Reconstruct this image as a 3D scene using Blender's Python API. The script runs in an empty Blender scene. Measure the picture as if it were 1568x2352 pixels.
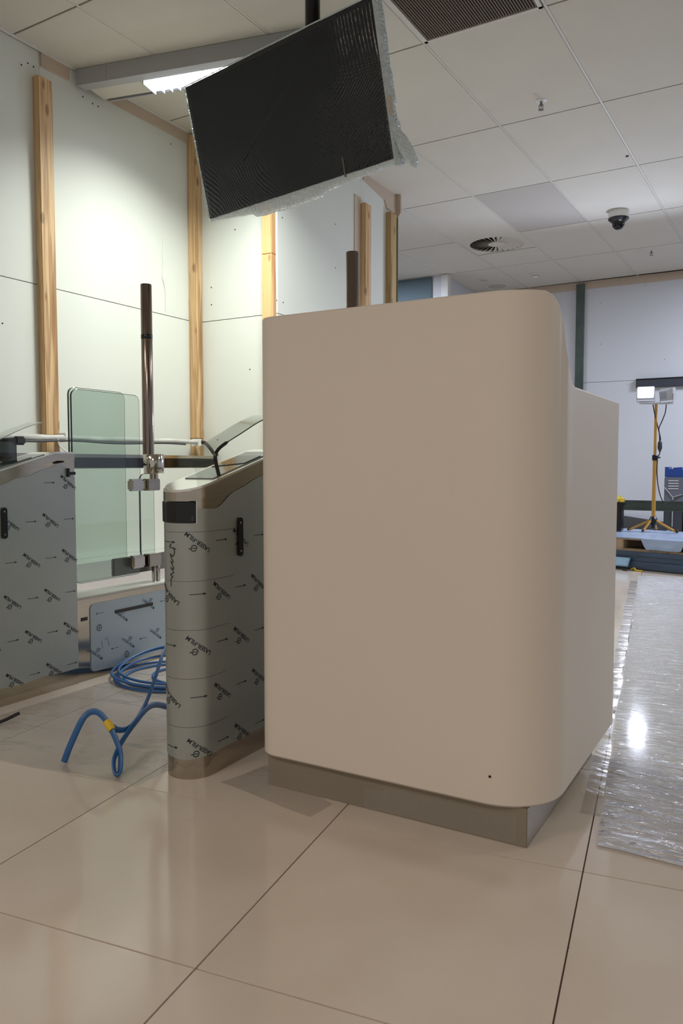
import bpy, bmesh, math, random
from mathutils import Vector, Matrix, noise
random.seed(7)
R = math.radians
PI = math.pi
scene = bpy.context.scene
COL = scene.collection
CEIL = 3.046

# ------------------------------------------------------------------ camera, world, lights, exposure
cam_data = bpy.data.cameras.new('camera')
cam_data.sensor_fit = 'HORIZONTAL'
cam_data.sensor_width = 36.0
cam_data.lens = 1790.0 / 1568.0 * 36.0
cam_data.clip_start = 0.05
camera = bpy.data.objects.new('camera', cam_data)
camera.location = (0, 0, 0.886)
camera.rotation_euler = (R(90 - 3.47), 0, R(30))
COL.objects.link(camera)
scene.camera = camera

scene.view_settings.view_transform = 'Standard'
scene.view_settings.look = 'None'
scene.view_settings.exposure = 0.0
scene.view_settings.gamma = 1.0
scene.view_settings.use_curve_mapping = False

world = bpy.data.worlds.new('world')
world.use_nodes = True
world.node_tree.nodes['Background'].inputs['Color'].default_value = (1.0, 0.96, 0.91, 1)
world.node_tree.nodes['Background'].inputs['Strength'].default_value = 0.42
scene.world = world


def area_light(name, loc, rot, sx, sy, power, col, spread=180):
    d = bpy.data.lights.new(name, 'AREA')
    d.shape = 'RECTANGLE'
    d.size, d.size_y = sx, sy
    d.energy = power
    d.color = col
    d.spread = R(spread)
    o = bpy.data.objects.new(name, d)
    o.location = loc
    o.rotation_euler = rot
    COL.objects.link(o)
    return o


# unseen fill lights added behind and beside the camera and in the far room
area_light('hall_fill_light', (0.6, -1.9, 3.03), (0, 0, 0), 1.1, 0.55, 50, (1.0, 0.88, 0.76))
area_light('hall_fill_light', (-2.2, -1.6, 3.03), (0, 0, 0), 1.1, 0.55, 36, (1.0, 0.86, 0.78))
area_light('side_fill_light', (2.4, 4.6, 3.03), (0, 0, 0), 1.1, 0.55, 30, (0.97, 1.0, 0.90))
area_light('far_fill_light', (0.7, 8.1, 3.03), (0, 0, 0), 1.1, 0.55, 135, (0.76, 0.82, 1.0))
area_light('far_fill_light', (-4.4, 7.2, 3.03), (0, 0, 0), 1.1, 0.55, 80, (0.78, 0.84, 1.0))
area_light('alcove_lamp_light', (-2.45, 3.43, 2.90), (0, 0, R(12.3)), 1.0, 0.11, 38, (0.95, 1.0, 0.94), 140)


# ------------------------------------------------------------------ materials
def lin(h):
    h = h.lstrip('#')
    out = []
    for i in (0, 2, 4):
        c = int(h[i:i + 2], 16) / 255
        out.append(c / 12.92 if c <= 0.04045 else ((c + 0.055) / 1.055) ** 2.4)
    return (out[0], out[1], out[2], 1)


class NT:
    def __init__(s, name):
        s.m = bpy.data.materials.new(name)
        s.m.use_nodes = True
        s.t = s.m.node_tree
        s.b = s.t.nodes['Principled BSDF']

    def n(s, typ, **kw):
        nd = s.t.nodes.new(typ)
        for k, v in kw.items():
            if k in nd.inputs:
                nd.inputs[k].default_value = v
            else:
                setattr(nd, k, v)
        return nd

    def l(s, a, ao, b, bi):
        s.t.links.new(a.outputs[ao], b.inputs[bi])

    def coords(s, scale=(1, 1, 1), loc=(0, 0, 0), space='Object'):
        tc = s.n('ShaderNodeTexCoord')
        mp = s.n('ShaderNodeMapping')
        mp.inputs['Scale'].default_value = scale
        mp.inputs['Location'].default_value = loc
        s.l(tc, space, mp, 'Vector')
        return mp

    def ramp(s, src, out, stops):
        r = s.n('ShaderNodeValToRGB')
        e = r.color_ramp.elements
        while len(e) < len(stops):
            e.new(0.5)
        for i, (p, c) in enumerate(stops):
            e[i].position = p
            e[i].color = c
        s.l(src, out, r, 'Fac')
        return r


def mat(name, col, rough=0.5, metal=0.0, vary=0.0, vscale=3.0, bump=0.0, bscale=40.0, stretch=(1, 1, 1), spec=0.5, emit=None, estr=0.0):
    k = NT(name)
    c = lin(col)
    k.b.inputs['Roughness'].default_value = rough
    k.b.inputs['Metallic'].default_value = metal
    k.b.inputs['Specular IOR Level'].default_value = spec
    k.b.inputs['Base Color'].default_value = c
    if vary > 0:
        mp = k.coords(stretch)
        nz = k.n('ShaderNodeTexNoise', Scale=vscale, Detail=4.0)
        k.l(mp, 'Vector', nz, 'Vector')
        lo = tuple(x * (1 - vary) for x in c[:3]) + (1,)
        hi = tuple(min(1, x * (1 + vary)) for x in c[:3]) + (1,)
        r = k.ramp(nz, 'Fac', [(0.3, lo), (0.7, hi)])
        k.l(r, 'Color', k.b, 'Base Color')
    if bump > 0:
        mp = k.coords(stretch)
        nz = k.n('ShaderNodeTexNoise', Scale=bscale, Detail=3.0)
        k.l(mp, 'Vector', nz, 'Vector')
        bp = k.n('ShaderNodeBump', Strength=bump, Distance=0.01)
        k.l(nz, 'Fac', bp, 'Height')
        k.l(bp, 'Normal', k.b, 'Normal')
    if emit:
        k.b.inputs['Emission Color'].default_value = lin(emit)
        k.b.inputs['Emission Strength'].default_value = estr
    return k.m


def wood(name, light, dark, deep):
    k = NT(name)
    k.b.inputs['Roughness'].default_value = 0.55
    mp = k.coords((34, 34, 1.6))
    nz = k.n('ShaderNodeTexNoise', Scale=1.0, Detail=5.0, Distortion=1.2)
    k.l(mp, 'Vector', nz, 'Vector')
    r = k.ramp(nz, 'Fac', [(0.3, lin(dark)), (0.5, lin(light)), (0.72, lin(light))])
    mp2 = k.coords((60, 60, 2.2), (3, 1, 0))
    wv = k.n('ShaderNodeTexWave', Scale=0.6, Distortion=9.0, Detail=2.0)
    wv.inputs['Detail Scale'].default_value = 0.6
    k.l(mp2, 'Vector', wv, 'Vector')
    r2 = k.ramp(wv, 'Fac', [(0.0, lin(deep)), (0.25, (1, 1, 1, 1))])
    mp3 = k.coords((12, 12, 4.5))
    vo = k.n('ShaderNodeTexVoronoi', Scale=1.0)
    k.l(mp3, 'Vector', vo, 'Vector')
    r3 = k.ramp(vo, 'Distance', [(0.10, lin('6b4524')), (0.17, (1, 1, 1, 1))])
    mx = k.n('ShaderNodeMix', data_type='RGBA', blend_type='MULTIPLY')
    mx.inputs[0].default_value = 0.55
    k.l(r, 'Color', mx, 6)
    k.l(r2, 'Color', mx, 7)
    mx2 = k.n('ShaderNodeMix', data_type='RGBA', blend_type='MULTIPLY')
    mx2.inputs[0].default_value = 0.55
    k.l(mx, 2, mx2, 6)
    k.l(r3, 'Color', mx2, 7)
    k.l(mx2, 2, k.b, 'Base Color')
    bp = k.n('ShaderNodeBump', Strength=0.15, Distance=0.004)
    k.l(nz, 'Fac', bp, 'Height')
    k.l(bp, 'Normal', k.b, 'Normal')
    return k.m


def clear(name, tint, transp=0.8, rough=0.08, bump=0.0, bscale=30.0, stretch=(1, 1, 1), white=0.0, wcol='ffffff'):
    """thin clear plastic: part see-through, part gloss, part milky"""
    k = NT(name)
    t = k.t
    out = t.nodes['Material Output']
    t.nodes.remove(k.b)
    tr = k.n('ShaderNodeBsdfTransparent')
    tr.inputs['Color'].default_value = lin(tint)
    gl = k.n('ShaderNodeBsdfGlossy', Roughness=rough)
    fr = k.n('ShaderNodeLayerWeight', Blend=0.5)
    df = k.n('ShaderNodeBsdfDiffuse')
    df.inputs['Color'].default_value = lin(wcol)
    m1 = k.n('ShaderNodeMixShader')
    m1.inputs[0].default_value = white
    k.l(tr, 0, m1, 1)
    k.l(df, 0, m1, 2)
    pw = k.n('ShaderNodeMath', operation='POWER')
    pw.inputs[1].default_value = 4.0
    k.l(fr, 'Facing', pw, 0)
    add = k.n('ShaderNodeMath', operation='MULTIPLY_ADD')
    add.inputs[1].default_value = 0.8
    add.inputs[2].default_value = 1 - transp
    add.use_clamp = True
    k.l(pw, 0, add, 0)
    m2 = k.n('ShaderNodeMixShader')
    k.l(add, 0, m2, 0)
    k.l(m1, 0, m2, 1)
    k.l(gl, 0, m2, 2)
    k.l(m2, 0, out, 'Surface')
    if bump > 0:
        mp = k.coords(stretch)
        nz = k.n('ShaderNodeTexNoise', Scale=bscale, Detail=4.0, Distortion=0.6)
        k.l(mp, 'Vector', nz, 'Vector')
        bp = k.n('ShaderNodeBump', Strength=bump, Distance=0.05)
        k.l(nz, 'Fac', bp, 'Height')
        for nd in (gl, fr, df):
            k.l(bp, 'Normal', nd, 'Normal')
    return k.m


def floor_mat():
    k = NT('porcelain_tile')
    mp = k.coords((1, 1, 1))
    nz = k.n('ShaderNodeTexNoise', Scale=3.0, Detail=6.0)
    k.l(mp, 'Vector', nz, 'Vector')
    r = k.ramp(nz, 'Fac', [(0.3, lin('cfc1b2')), (0.7, lin('d9cdc0'))])
    sp = k.n('ShaderNodeTexVoronoi', Scale=6.0)
    k.l(mp, 'Vector', sp, 'Vector')
    r2 = k.ramp(sp, 'Distance', [(0.018, lin('7d6f62')), (0.03, (1, 1, 1, 1))])
    mx = k.n('ShaderNodeMix', data_type='RGBA', blend_type='MULTIPLY')
    mx.inputs[0].default_value = 0.6
    k.l(r, 'Color', mx, 6)
    k.l(r2, 'Color', mx, 7)
    oi = k.n('ShaderNodeObjectInfo')
    r3 = k.ramp(oi, 'Random', [(0.0, (0.95, 0.95, 0.95, 1)), (1.0, (1, 1, 1, 1))])
    mx2 = k.n('ShaderNodeMix', data_type='RGBA', blend_type='MULTIPLY')
    mx2.inputs[0].default_value = 1.0
    k.l(mx, 2, mx2, 6)
    k.l(r3, 'Color', mx2, 7)
    k.l(mx2, 2, k.b, 'Base Color')
    k.b.inputs['Roughness'].default_value = 0.11
    k.b.inputs['Specular IOR Level'].default_value = 0.6
    n2 = k.n('ShaderNodeTexNoise', Scale=5.0, Detail=3.0)
    k.l(mp, 'Vector', n2, 'Vector')
    bp = k.n('ShaderNodeBump', Strength=0.02, Distance=0.01)
    k.l(n2, 'Fac', bp, 'Height')
    k.l(bp, 'Normal', k.b, 'Normal')
    return k.m


def glass_mat(name, tint):
    k = NT(name)
    t = k.t
    out = t.nodes['Material Output']
    t.nodes.remove(k.b)
    tr = k.n('ShaderNodeBsdfTransparent')
    tr.inputs['Color'].default_value = lin(tint)
    gl = k.n('ShaderNodeBsdfGlossy', Roughness=0.02)
    fr = k.n('ShaderNodeLayerWeight', Blend=0.5)
    pw = k.n('ShaderNodeMath', operation='POWER')
    pw.inputs[1].default_value = 5.0
    k.l(fr, 'Facing', pw, 0)
    fr = k.n('ShaderNodeMath', operation='MULTIPLY_ADD')
    fr.inputs[1].default_value = 0.9
    fr.inputs[2].default_value = 0.045
    k.l(pw, 0, fr, 0)
    m2 = k.n('ShaderNodeMixShader')
    k.l(fr, 0, m2, 0)
    k.l(tr, 0, m2, 1)
    k.l(gl, 0, m2, 2)
    k.l(m2, 0, out, 'Surface')
    return k.m


M = {
    'floor': floor_mat(),
    'grout': mat('grout', '5f4c42', 0.9),
    'ceil': mat('ceiling_tile_white', 'cecabf', 0.85, vary=0.02, bump=0.05, bscale=120),
    'ceil_grey': mat('ceiling_tile_grey', 'b8b3ab', 0.85),
    'tbar': mat('ceiling_rail_white', 'cfccc4', 0.5),
    'void': mat('dark_gap', '3a302c', 0.9),
    'wall': mat('white_wall_panel', 'd9dcd4', 0.55, vary=0.015, vscale=1.2, bump=0.05, bscale=1.6),
    'wall_far': mat('far_wall_panel', 'cfd2d6', 0.6, vary=0.02, vscale=1.0),
    'beige': mat('beige_trim', 'c4b3a0', 0.6),
    'teal': mat('teal_panel', '4f626a', 0.6),
    'wood': wood('pine', 'd6b486', 'b18a58', '9c7850'),
    'wood_red': wood('red_pine', 'e6bf88', 'cc8d58', 'bd7444'),
    'wood_dull': wood('dull_pine', 'b89a68', '8f774b', '7f683f'),
    'wood_pallet': wood('pallet_wood', 'b59a7c', '8d7458', '7a614a'),
    'olive': mat('olive_metal', '77714c', 0.35, 0.5),
    'stud_green': mat('green_grey_stud', '5a6762', 0.35, 0.6, vary=0.2, vscale=4),
    'desk': mat('cream_laminate', 'dbd0c3', 0.52, vary=0.012, vscale=2, spec=0.35),
    'steel': mat('brushed_steel', 'b4ab9e', 0.13, 1.0, vary=0.06, vscale=8, stretch=(1, 1, 20)),
    'plinth': mat('plinth_steel', '8f8678', 0.38, 0.25, vary=0.05, vscale=5, bump=0.05, bscale=9),
    'chrome': mat('polished_steel', 'c8c2b8', 0.10, 1.0),
    'dark_chrome': mat('dark_polished_tube', '8a7c74', 0.14, 1.0),
    'film': mat('protective_film', 'a7aca8', 0.34, 0.5, vary=0.03, vscale=2.5, bump=0.04, bscale=5, spec=0.4),
    'film_door': mat('protective_film_blue', '9aa6ad', 0.35, 0.35, vary=0.03, bump=0.04, bscale=6),
    'ink': mat('film_ink', '1c2226', 0.6),
    'ink_blue': mat('film_ink_blue', '2f4660', 0.6),
    'black': mat('black_plastic', '0b0b0d', 0.25),
    'black_gloss': mat('black_gloss', '040405', 0.06),
    'rubber': mat('black_rubber', '18181a', 0.6),
    'top_white': mat('white_cover_film', 'e6e4de', 0.16, 0.75, bump=0.03, bscale=12),
    'top_glass': mat('grey_reader_glass', '6d7775', 0.08, 0.0, spec=0.8),
    'ledge': mat('white_ledge_film', 'bcbcb3', 0.3, vary=0.06, vscale=5, stretch=(12, 1.5, 1), bump=0.12, bscale=8),
    'glass': glass_mat('green_glass', 'eff4f1'),
    'glass_edge': mat('glass_edge', '0d2522', 0.08, spec=0.8),
    'acrylic': clear('clear_acrylic', 'f6f8f6', 0.985, 0.03),
    'acrylic_grey': clear('smoked_acrylic', '8d9394', 0.92, 0.06),
    'blue_cable': mat('blue_cable', '2f5f96', 0.4),
    'yellow_tape': mat('yellow_tape', 'd8b42c', 0.5),
    'white_pipe': mat('grey_white_pipe', 'b9b9b5', 0.3, vary=0.25, vscale=6, stretch=(6, 1, 6)),
    'grey_metal': mat('grey_metal', '77746d', 0.4, 0.7),
    'vent': mat('brown_vent', '6f6355', 0.6),
    'white_plastic': mat('white_plastic', 'dcdcd8', 0.4),
    'lamp': mat('lamp_diffuser', 'ffffff', 0.4, emit='f4fbff', estr=14.0),
    'work_lamp': mat('work_lamp_led', 'ffffff', 0.4, emit='dfe6ff', estr=30.0),
    'lamp_frame': mat('lamp_frame', 'c6c8cc', 0.35, 0.3),
    'lamp_box': mat('lamp_box_grey', 'a9a9ab', 0.5),
    'pole_yellow': mat('yellow_pole', 'c08f3e', 0.35),
    'tower_grey': mat('tower_grey', '646872', 0.5),
    'tower_dark': mat('tower_dark', '3a3e46', 0.5),
    'tower_blue': mat('tower_blue', '1d3f86', 0.45),
    'rag': mat('yellow_rag', 'e0c548', 0.8, bump=0.4, bscale=30),
    'dark_board': mat('dark_board', '4b4b4c', 0.6),
    'navy_wrap': mat('navy_wrap', '35485f', 0.3, vary=0.25, vscale=3, stretch=(1, 1, 8), bump=0.5, bscale=9),
    'pale_wrap': mat('pale_wrap', '98a9c4', 0.3, vary=0.15, vscale=4, bump=0.5, bscale=9),
    'sheet_blue': mat('light_blue_sheet', '8fb0c8', 0.3, bump=0.3, bscale=20),
    'bubble': None,
    'screen': mat('wrapped_black_screen', '10161f', 0.16, bump=0.12, bscale=26, spec=0.7),
    'floor_film': clear('floor_film', 'f4f3f2', 0.86, 0.17, bump=1.0, bscale=13, stretch=(0.5, 2.6, 1), white=0.50, wcol='f1f1f4'),
    'floor_film_flat': clear('floor_film_flat', 'f4f3f2', 0.96, 0.2, bump=0.25, bscale=5, stretch=(1, 2, 1), white=0.14, wcol='dfdcd6'),
}


def bubble_mat():
    k = NT('bubble_wrap')
    t = k.t
    out = t.nodes['Material Output']
    k.b.inputs['Base Color'].default_value = lin('e6f1f4')
    k.b.inputs['Roughness'].default_value = 0.15
    mp = k.coords((1, 1, 1))
    vo = k.n('ShaderNodeTexVoronoi', Scale=90.0)
    k.l(mp, 'Vector', vo, 'Vector')
    bp = k.n('ShaderNodeBump', Strength=0.9, Distance=0.01)
    k.l(vo, 'Distance', bp, 'Height')
    k.l(bp, 'Normal', k.b, 'Normal')
    tr = k.n('ShaderNodeBsdfTransparent')
    m = k.n('ShaderNodeMixShader')
    m.inputs[0].default_value = 0.2
    k.l(k.b, 0, m, 1)
    k.l(tr, 0, m, 2)
    k.l(m, 0, out, 'Surface')
    return k.m


M['bubble'] = bubble_mat()


# ------------------------------------------------------------------ mesh helpers
def box(bm, x0, x1, y0, y1, z0, z1, bev=0.0):
    r = bmesh.ops.create_cube(bm, size=1.0)
    vs = r['verts']
    for v in vs:
        v.co = Vector((x0 + (v.co.x + .5) * (x1 - x0), y0 + (v.co.y + .5) * (y1 - y0), z0 + (v.co.z + .5) * (z1 - z0)))
    if bev > 0:
        es = list({e for v in vs for e in v.link_edges})
        bmesh.ops.bevel(bm, geom=es, offset=bev, segments=2, affect='EDGES')
    return bm


def obox(bm, c, ex, ey, ez, sx, sy, sz):
    """oriented box about centre c with axes and full sizes"""
    c, ex, ey, ez = Vector(c), Vector(ex).normalized(), Vector(ey).normalized(), Vector(ez).normalized()
    r = bmesh.ops.create_cube(bm, size=1.0)
    for v in r['verts']:
        v.co = c + ex * v.co.x * sx + ey * v.co.y * sy + ez * v.co.z * sz
    return bm


def tube(bm, pts, rad, seg=10, flat=1.0, cap=True, up=(0, 0, 1)):
    """swept tube; flat < 1 squeezes the section along its own up axis"""
    pts = [Vector(p) for p in pts]
    rings = []
    nrm = None
    for i, p in enumerate(pts):
        d = (pts[min(i + 1, len(pts) - 1)] - pts[max(i - 1, 0)]).normalized()
        if nrm is None:
            u = Vector(up)
            if abs(d.dot(u)) > 0.95:
                u = Vector((1, 0, 0))
            nrm = (u - d * d.dot(u)).normalized()
        else:
            nrm = (nrm - d * d.dot(nrm)).normalized()
        b = d.cross(nrm)
        r = rad[i] if isinstance(rad, (list, tuple)) else rad
        rings.append([bm.verts.new(p + nrm * (math.cos(a) * r * flat) + b * (math.sin(a) * r)) for a in [2 * PI * k / seg for k in range(seg)]])
    for a, b in zip(rings, rings[1:]):
        for k in range(seg):
            bm.faces.new((a[k], a[(k + 1) % seg], b[(k + 1) % seg], b[k]))
    if cap:
        bm.faces.new(rings[0][::-1])
        bm.faces.new(rings[-1])
    return bm


def spline(pts, n=8):
    """Catmull-Rom resampling"""
    P = [Vector(p) for p in pts]
    P = [P[0] * 2 - P[1]] + P + [P[-1] * 2 - P[-2]]
    out = []
    for i in range(1, len(P) - 2):
        for k in range(n):
            t = k / n
            a, b, c, d = P[i - 1], P[i], P[i + 1], P[i + 2]
            out.append(0.5 * ((2 * b) + (c - a) * t + (2 * a - 5 * b + 4 * c - d) * t * t + (3 * b - a - 3 * c + d) * t ** 3))
    out.append(P[-2])
    return out


def prism(bm, poly, z0, z1):
    """poly: list of (x, y); extruded in z; z1 may be a function of (x, y)"""
    f1 = z1 if callable(z1) else (lambda x, y: z1)
    f0 = z0 if callable(z0) else (lambda x, y: z0)
    lo = [bm.verts.new((x, y, f0(x, y))) for x, y in poly]
    hi = [bm.verts.new((x, y, f1(x, y))) for x, y in poly]
    n = len(poly)
    for i in range(n):
        bm.faces.new((lo[i], lo[(i + 1) % n], hi[(i + 1) % n], hi[i]))
    bm.faces.new(lo[::-1])
    bm.faces.new(hi)
    return bm


def prism_axis(bm, poly, a0, a1, axis):
    """poly in the two remaining axes; extruded along axis ('x' -> poly=(y,z), 'y' -> poly=(x,z))"""
    def mk(a, p):
        return (a, p[0], p[1]) if axis == 'x' else (p[0], a, p[1])
    lo = [bm.verts.new(mk(a0, p)) for p in poly]
    hi = [bm.verts.new(mk(a1, p)) for p in poly]
    n = len(poly)
    for i in range(n):
        bm.faces.new((lo[i], lo[(i + 1) % n], hi[(i + 1) % n], hi[i]))
    bm.faces.new(lo[::-1])
    bm.faces.new(hi)
    return bm


def rrect(x0, x1, y0, y1, r, n=6):
    out = []
    for cx, cy, a0 in ((x1 - r, y1 - r, 0), (x0 + r, y1 - r, 90), (x0 + r, y0 + r, 180), (x1 - r, y0 + r, 270)):
        for k in range(n + 1):
            a = R(a0 + 90 * k / n)
            out.append((cx + r * math.cos(a), cy + r * math.sin(a)))
    return out


def lathe(bm, prof, c, seg=24):
    rings = []
    for r, z in prof:
        rings.append([bm.verts.new((c[0] + r * math.cos(2 * PI * k / seg), c[1] + r * math.sin(2 * PI * k / seg), c[2] + z)) for k in range(seg)])
    for a, b in zip(rings, rings[1:]):
        for k in range(seg):
            bm.faces.new((a[k], a[(k + 1) % seg], b[(k + 1) % seg], b[k]))
    bm.faces.new(rings[0][::-1])
    bm.faces.new(rings[-1])
    return bm


def BM():
    return bmesh.new()


def root_loc(p):
    v = Vector((0, 0, 0))
    while p is not None:
        v += p.location
        p = p.parent
    return v


def obj(name, bm, m, parent=None, smooth=False, label=None, local=False):
    """link a bmesh (world coordinates unless local) as one mesh object"""
    if parent is not None and not local:
        bmesh.ops.translate(bm, verts=bm.verts, vec=-root_loc(parent))
    bmesh.ops.recalc_face_normals(bm, faces=bm.faces)
    me = bpy.data.meshes.new(name)
    bm.to_mesh(me)
    bm.free()
    mm = M[m] if isinstance(m, str) else m
    me.materials.append(mm)
    if smooth:
        for p in me.polygons:
            p.use_smooth = True
        try:
            me.set_sharp_from_angle(angle=R(38))
        except Exception:
            pass
    o = bpy.data.objects.new(name, me)
    COL.objects.link(o)
    if parent is not None:
        o.parent = parent
    if label:
        o['label'] = label
    return o


def thing(name, label, cat, loc=(0, 0, 0), group=None):
    o = bpy.data.objects.new(name, None)
    o.empty_display_size = 0.1
    o.location = loc
    COL.objects.link(o)
    o['label'] = label
    o['category'] = cat
    if group:
        o['group'] = group
    return o


def tag(o, label, cat, group=None):
    o['label'] = label
    o['category'] = cat
    if group:
        o['group'] = group
    return o


def struct(name, bm, m, smooth=False):
    o = obj(name, bm, m, None, smooth)
    o['kind'] = 'structure'
    return o


def dup(o, loc, parent=None, rotz=None):
    c = o.copy()
    c.location = loc
    if rotz is not None:
        c.rotation_euler = (0, 0, rotz)
    COL.objects.link(c)
    if parent is not None:
        c.parent = parent
    return c


# ------------------------------------------------------------------ floor of separate tiles (laid 7.6 degrees off the walls)
struct_floor = struct('floor', box(BM(), -6.2, 4.0, -3.5, 9.7, -0.06, -0.004), 'grout')
FA = R(7.631)
FU, FV = Vector((-math.sin(FA), math.cos(FA), 0)), Vector((math.cos(FA), math.sin(FA), 0))
CAM_R, CAM_F = Vector((math.cos(R(30)), math.sin(R(30)), 0)), Vector((-math.sin(R(30)), math.cos(R(30)), 0))


def seen(p, mx=0.9):
    d = p.dot(CAM_F)
    return abs(p.dot(CAM_R)) < 0.45 * max(d, 0) + mx and d > -0.2


bmt = BM()
box(bmt, -0.2985, 0.2985, -0.2985, 0.2985, -0.012, 0.0, 0.0006)
first = None
for i in range(-16, 14):
    for j in range(-6, 17):
        c = FV * (-1.341 + 0.6 * (i + .5)) + FU * (1.125 + 0.6 * (j + .5))
        if not seen(c) or c.y > 9.8 or (c.x < -3.7 and c.y < 5.9) or c.x < -5.6 or (4.2 < c.y < 5.9 and c.x < -3.2) or c.x > 3.6:
            continue
        if first is None:
            first = obj('floor_tile', bmt, 'floor', struct_floor, local=True)
            first.location = c
            first.rotation_euler = (0, 0, FA)
        else:
            dup(first, c, struct_floor, FA)

# ------------------------------------------------------------------ ceiling of separate tiles on white rails
ceiling = struct('ceiling', box(BM(), -6.2, 4.0, -3.5, 9.7, CEIL + 0.022, CEIL + 0.06), 'void')
CA = R(-1.03)
GA, GB = Vector((math.cos(CA), math.sin(CA), 0)), Vector((-math.sin(CA), math.cos(CA), 0))


def G(a, b, z=CEIL):
    p = GA * a + GB * b
    return Vector((p.x, p.y, z))


def ceil_tile(a0, a1, b0, b1, m, name='ceiling_tile'):
    bm = box(BM(), a0 + 0.008, a1 - 0.008, b0 + 0.003, b1 - 0.003, 0, 0.02, 0.001)
    o = obj(name, bm, m, ceiling, local=True)
    o.location = (0, 0, CEIL)
    o.rotation_euler = (0, 0, CA)
    return o


TW, TL = 0.63, 1.141
A0, B0 = -2.402, 3.768
tile_src = None
for i in range(-6, 9):
    for j in range(-6, 5):
        a, b = A0 + TW * i, B0 + TL * j
        c = G(a + TW / 2, b + TL / 2)
        if c.y > 9.9 or c.y < -3.2 or c.x > 3.8 or c.x < -5.9:
            continue
        if c.x < -3.75 and c.y < 5.0:
            continue
        if b > B0 + TL * 3.9 and a + TW < -3.5:
            continue
        if i == 1 and j == -1:
            continue                      # the air grille sits here
        if i == -1 and j == 3:
            ceil_tile(a, a + TW, b + TL / 2, b + TL, 'ceil')
            continue                      # half bay of the round diffuser
        if i == 0 and j == 2:
            ceil_tile(a, a + TW, b, b + TL, 'ceil_grey')
            continue
        if tile_src is None:
            bm = box(BM(), -TW / 2 + 0.008, TW / 2 - 0.008, -TL / 2 + 0.005, TL / 2 - 0.005, 0, 0.02, 0.001)
            tile_src = obj('ceiling_tile', bm, 'ceil', ceiling, local=True)
            tile_src.location = c
            tile_src.rotation_euler = (0, 0, CA)
        else:
            dup(tile_src, c, ceiling, CA)
for i in range(-6, 10):
    a = A0 + TW * i
    x = G(a, 4).x
    if x > 3.8 or x < -5.9:
        continue
    y0 = 5.9 if x < -3.6 else -3.2
    bm = box(BM(), a - 0.0065, a + 0.0065, y0, 9.6, 0.001, 0.014)
    o = obj('ceiling_rail', bm, 'tbar', ceiling, local=True)
    o.location = (0, 0, CEIL)
    o.rotation_euler = (0, 0, CA)

# ------------------------------------------------------------------ walls
XL, XR3, YC, YE, YF = -3.48, -2.83, 4.10, 5.76, 9.55
SEAM = 1.836
wl = struct('wall_left', box(BM(), XL - 0.12, XL - 0.013, -3.5, YC + 0.1, 0, CEIL), 'grey_metal')
for y0, y1 in ((-3.5, 0.4), (0.4, 2.86), (2.86, YC)):
    obj('wall_panel', box(BM(), XL - 0.013, XL, y0 + .0004, y1 - .0004, 0, SEAM - 0.002, 0.0008), 'wall', wl)
    obj('wall_panel', box(BM(), XL - 0.013, XL, y0 + .0004, y1 - .0004, SEAM + 0.002, CEIL - 0.002, 0.0008), 'wall', wl)
wr = struct('wall_return', box(BM(), XL, XR3 - 0.013, YC + 0.013, YC + 0.1, 0, CEIL), 'grey_metal')
obj('wall_panel', box(BM(), XL, XR3 - 0.09, YC, YC + 0.013, 0, SEAM - 0.002, 0.0008), 'wall', wr)
obj('wall_panel', box(BM(), XL, XR3 - 0.09, YC, YC + 0.013, SEAM + 0.002, CEIL - 0.002, 0.0008), 'wall', wr)
w3 = struct('wall_side', box(BM(), XR3 - 0.10, XR3 - 0.013, YC + 0.1, YE, 0, CEIL), 'grey_metal')
for y0, y1 in ((YC, 5.19), (5.19, YE)):
    obj('wall_panel', box(BM(), XR3 - 0.013, XR3, y0 + .0004, y1 - .0004, 0, SEAM - 0.002, 0.0008), 'wall', w3)
    obj('wall_panel', box(BM(), XR3 - 0.013, XR3, y0 + .0004, y1 - .0004, SEAM + 0.002, CEIL - 0.002, 0.0008), 'wall', w3)
wb = struct('wall_back', box(BM(), -6.2, 4.0, YF + 0.013, YF + 0.12, 0, CEIL), 'grey_metal')
for x0, x1 in ((-3.5, -2.24), (-2.24, 0.2), (0.2, 2.6), (2.6, 4.0)):
    obj('wall_panel', box(BM(), x0 + .0004, x1 - .0004, YF, YF + 0.013, 0, 1.858, 0.0008), 'wall_far', wb)
    obj('wall_panel', box(BM(), x0 + .0004, x1 - .0004, YF, YF + 0.013, 1.862, CEIL - 0.002, 0.0008), 'wall_far', wb)
wf = struct('wall_far_left', box(BM(), -6.2, -3.50, 8.38, 9.55, 0, CEIL), 'wall_far')
obj('teal_panel', box(BM(), -5.6, -3.635, 8.365, 8.38, 0.3, CEIL - 0.012, 0.001), 'teal', wf, label='dark teal panel')
obj('corner_post', box(BM(), -3.52, -3.435, 8.36, 8.44, 0, CEIL - 0.005, 0.003), 'white_plastic', wf, label='white corner post')
# the far right side of the hall, out of the frame
struct('wall_right', box(BM(), 4.0, 4.1, 2.0, 9.7, 0, CEIL), 'wall_far')
struct('wall_room_left', box(BM(), -6.2, -6.1, 4.0, 9.6, 0, CEIL), 'wall_far')

# screw heads left in the panels
scr = BM()
lathe(scr, [(0.0045, 0), (0.0045, 0.0012), (0.002, 0.002)], (0, 0, 0), 8)


def dots(parent, pts, axis):
    global scr
    base = None
    for p in pts:
        if base is None:
            b2 = scr.copy()
            rot = Matrix.Rotation(R(90), 3, 'Y') if axis == 'x' else Matrix.Rotation(R(90), 3, 'X')
            bmesh.ops.rotate(b2, verts=b2.verts, cent=(0, 0, 0), matrix=rot)
            base = obj('screw', b2, 'rubber', parent, local=True)
            base.location = p
        else:
            dup(base, p, parent)


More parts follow.
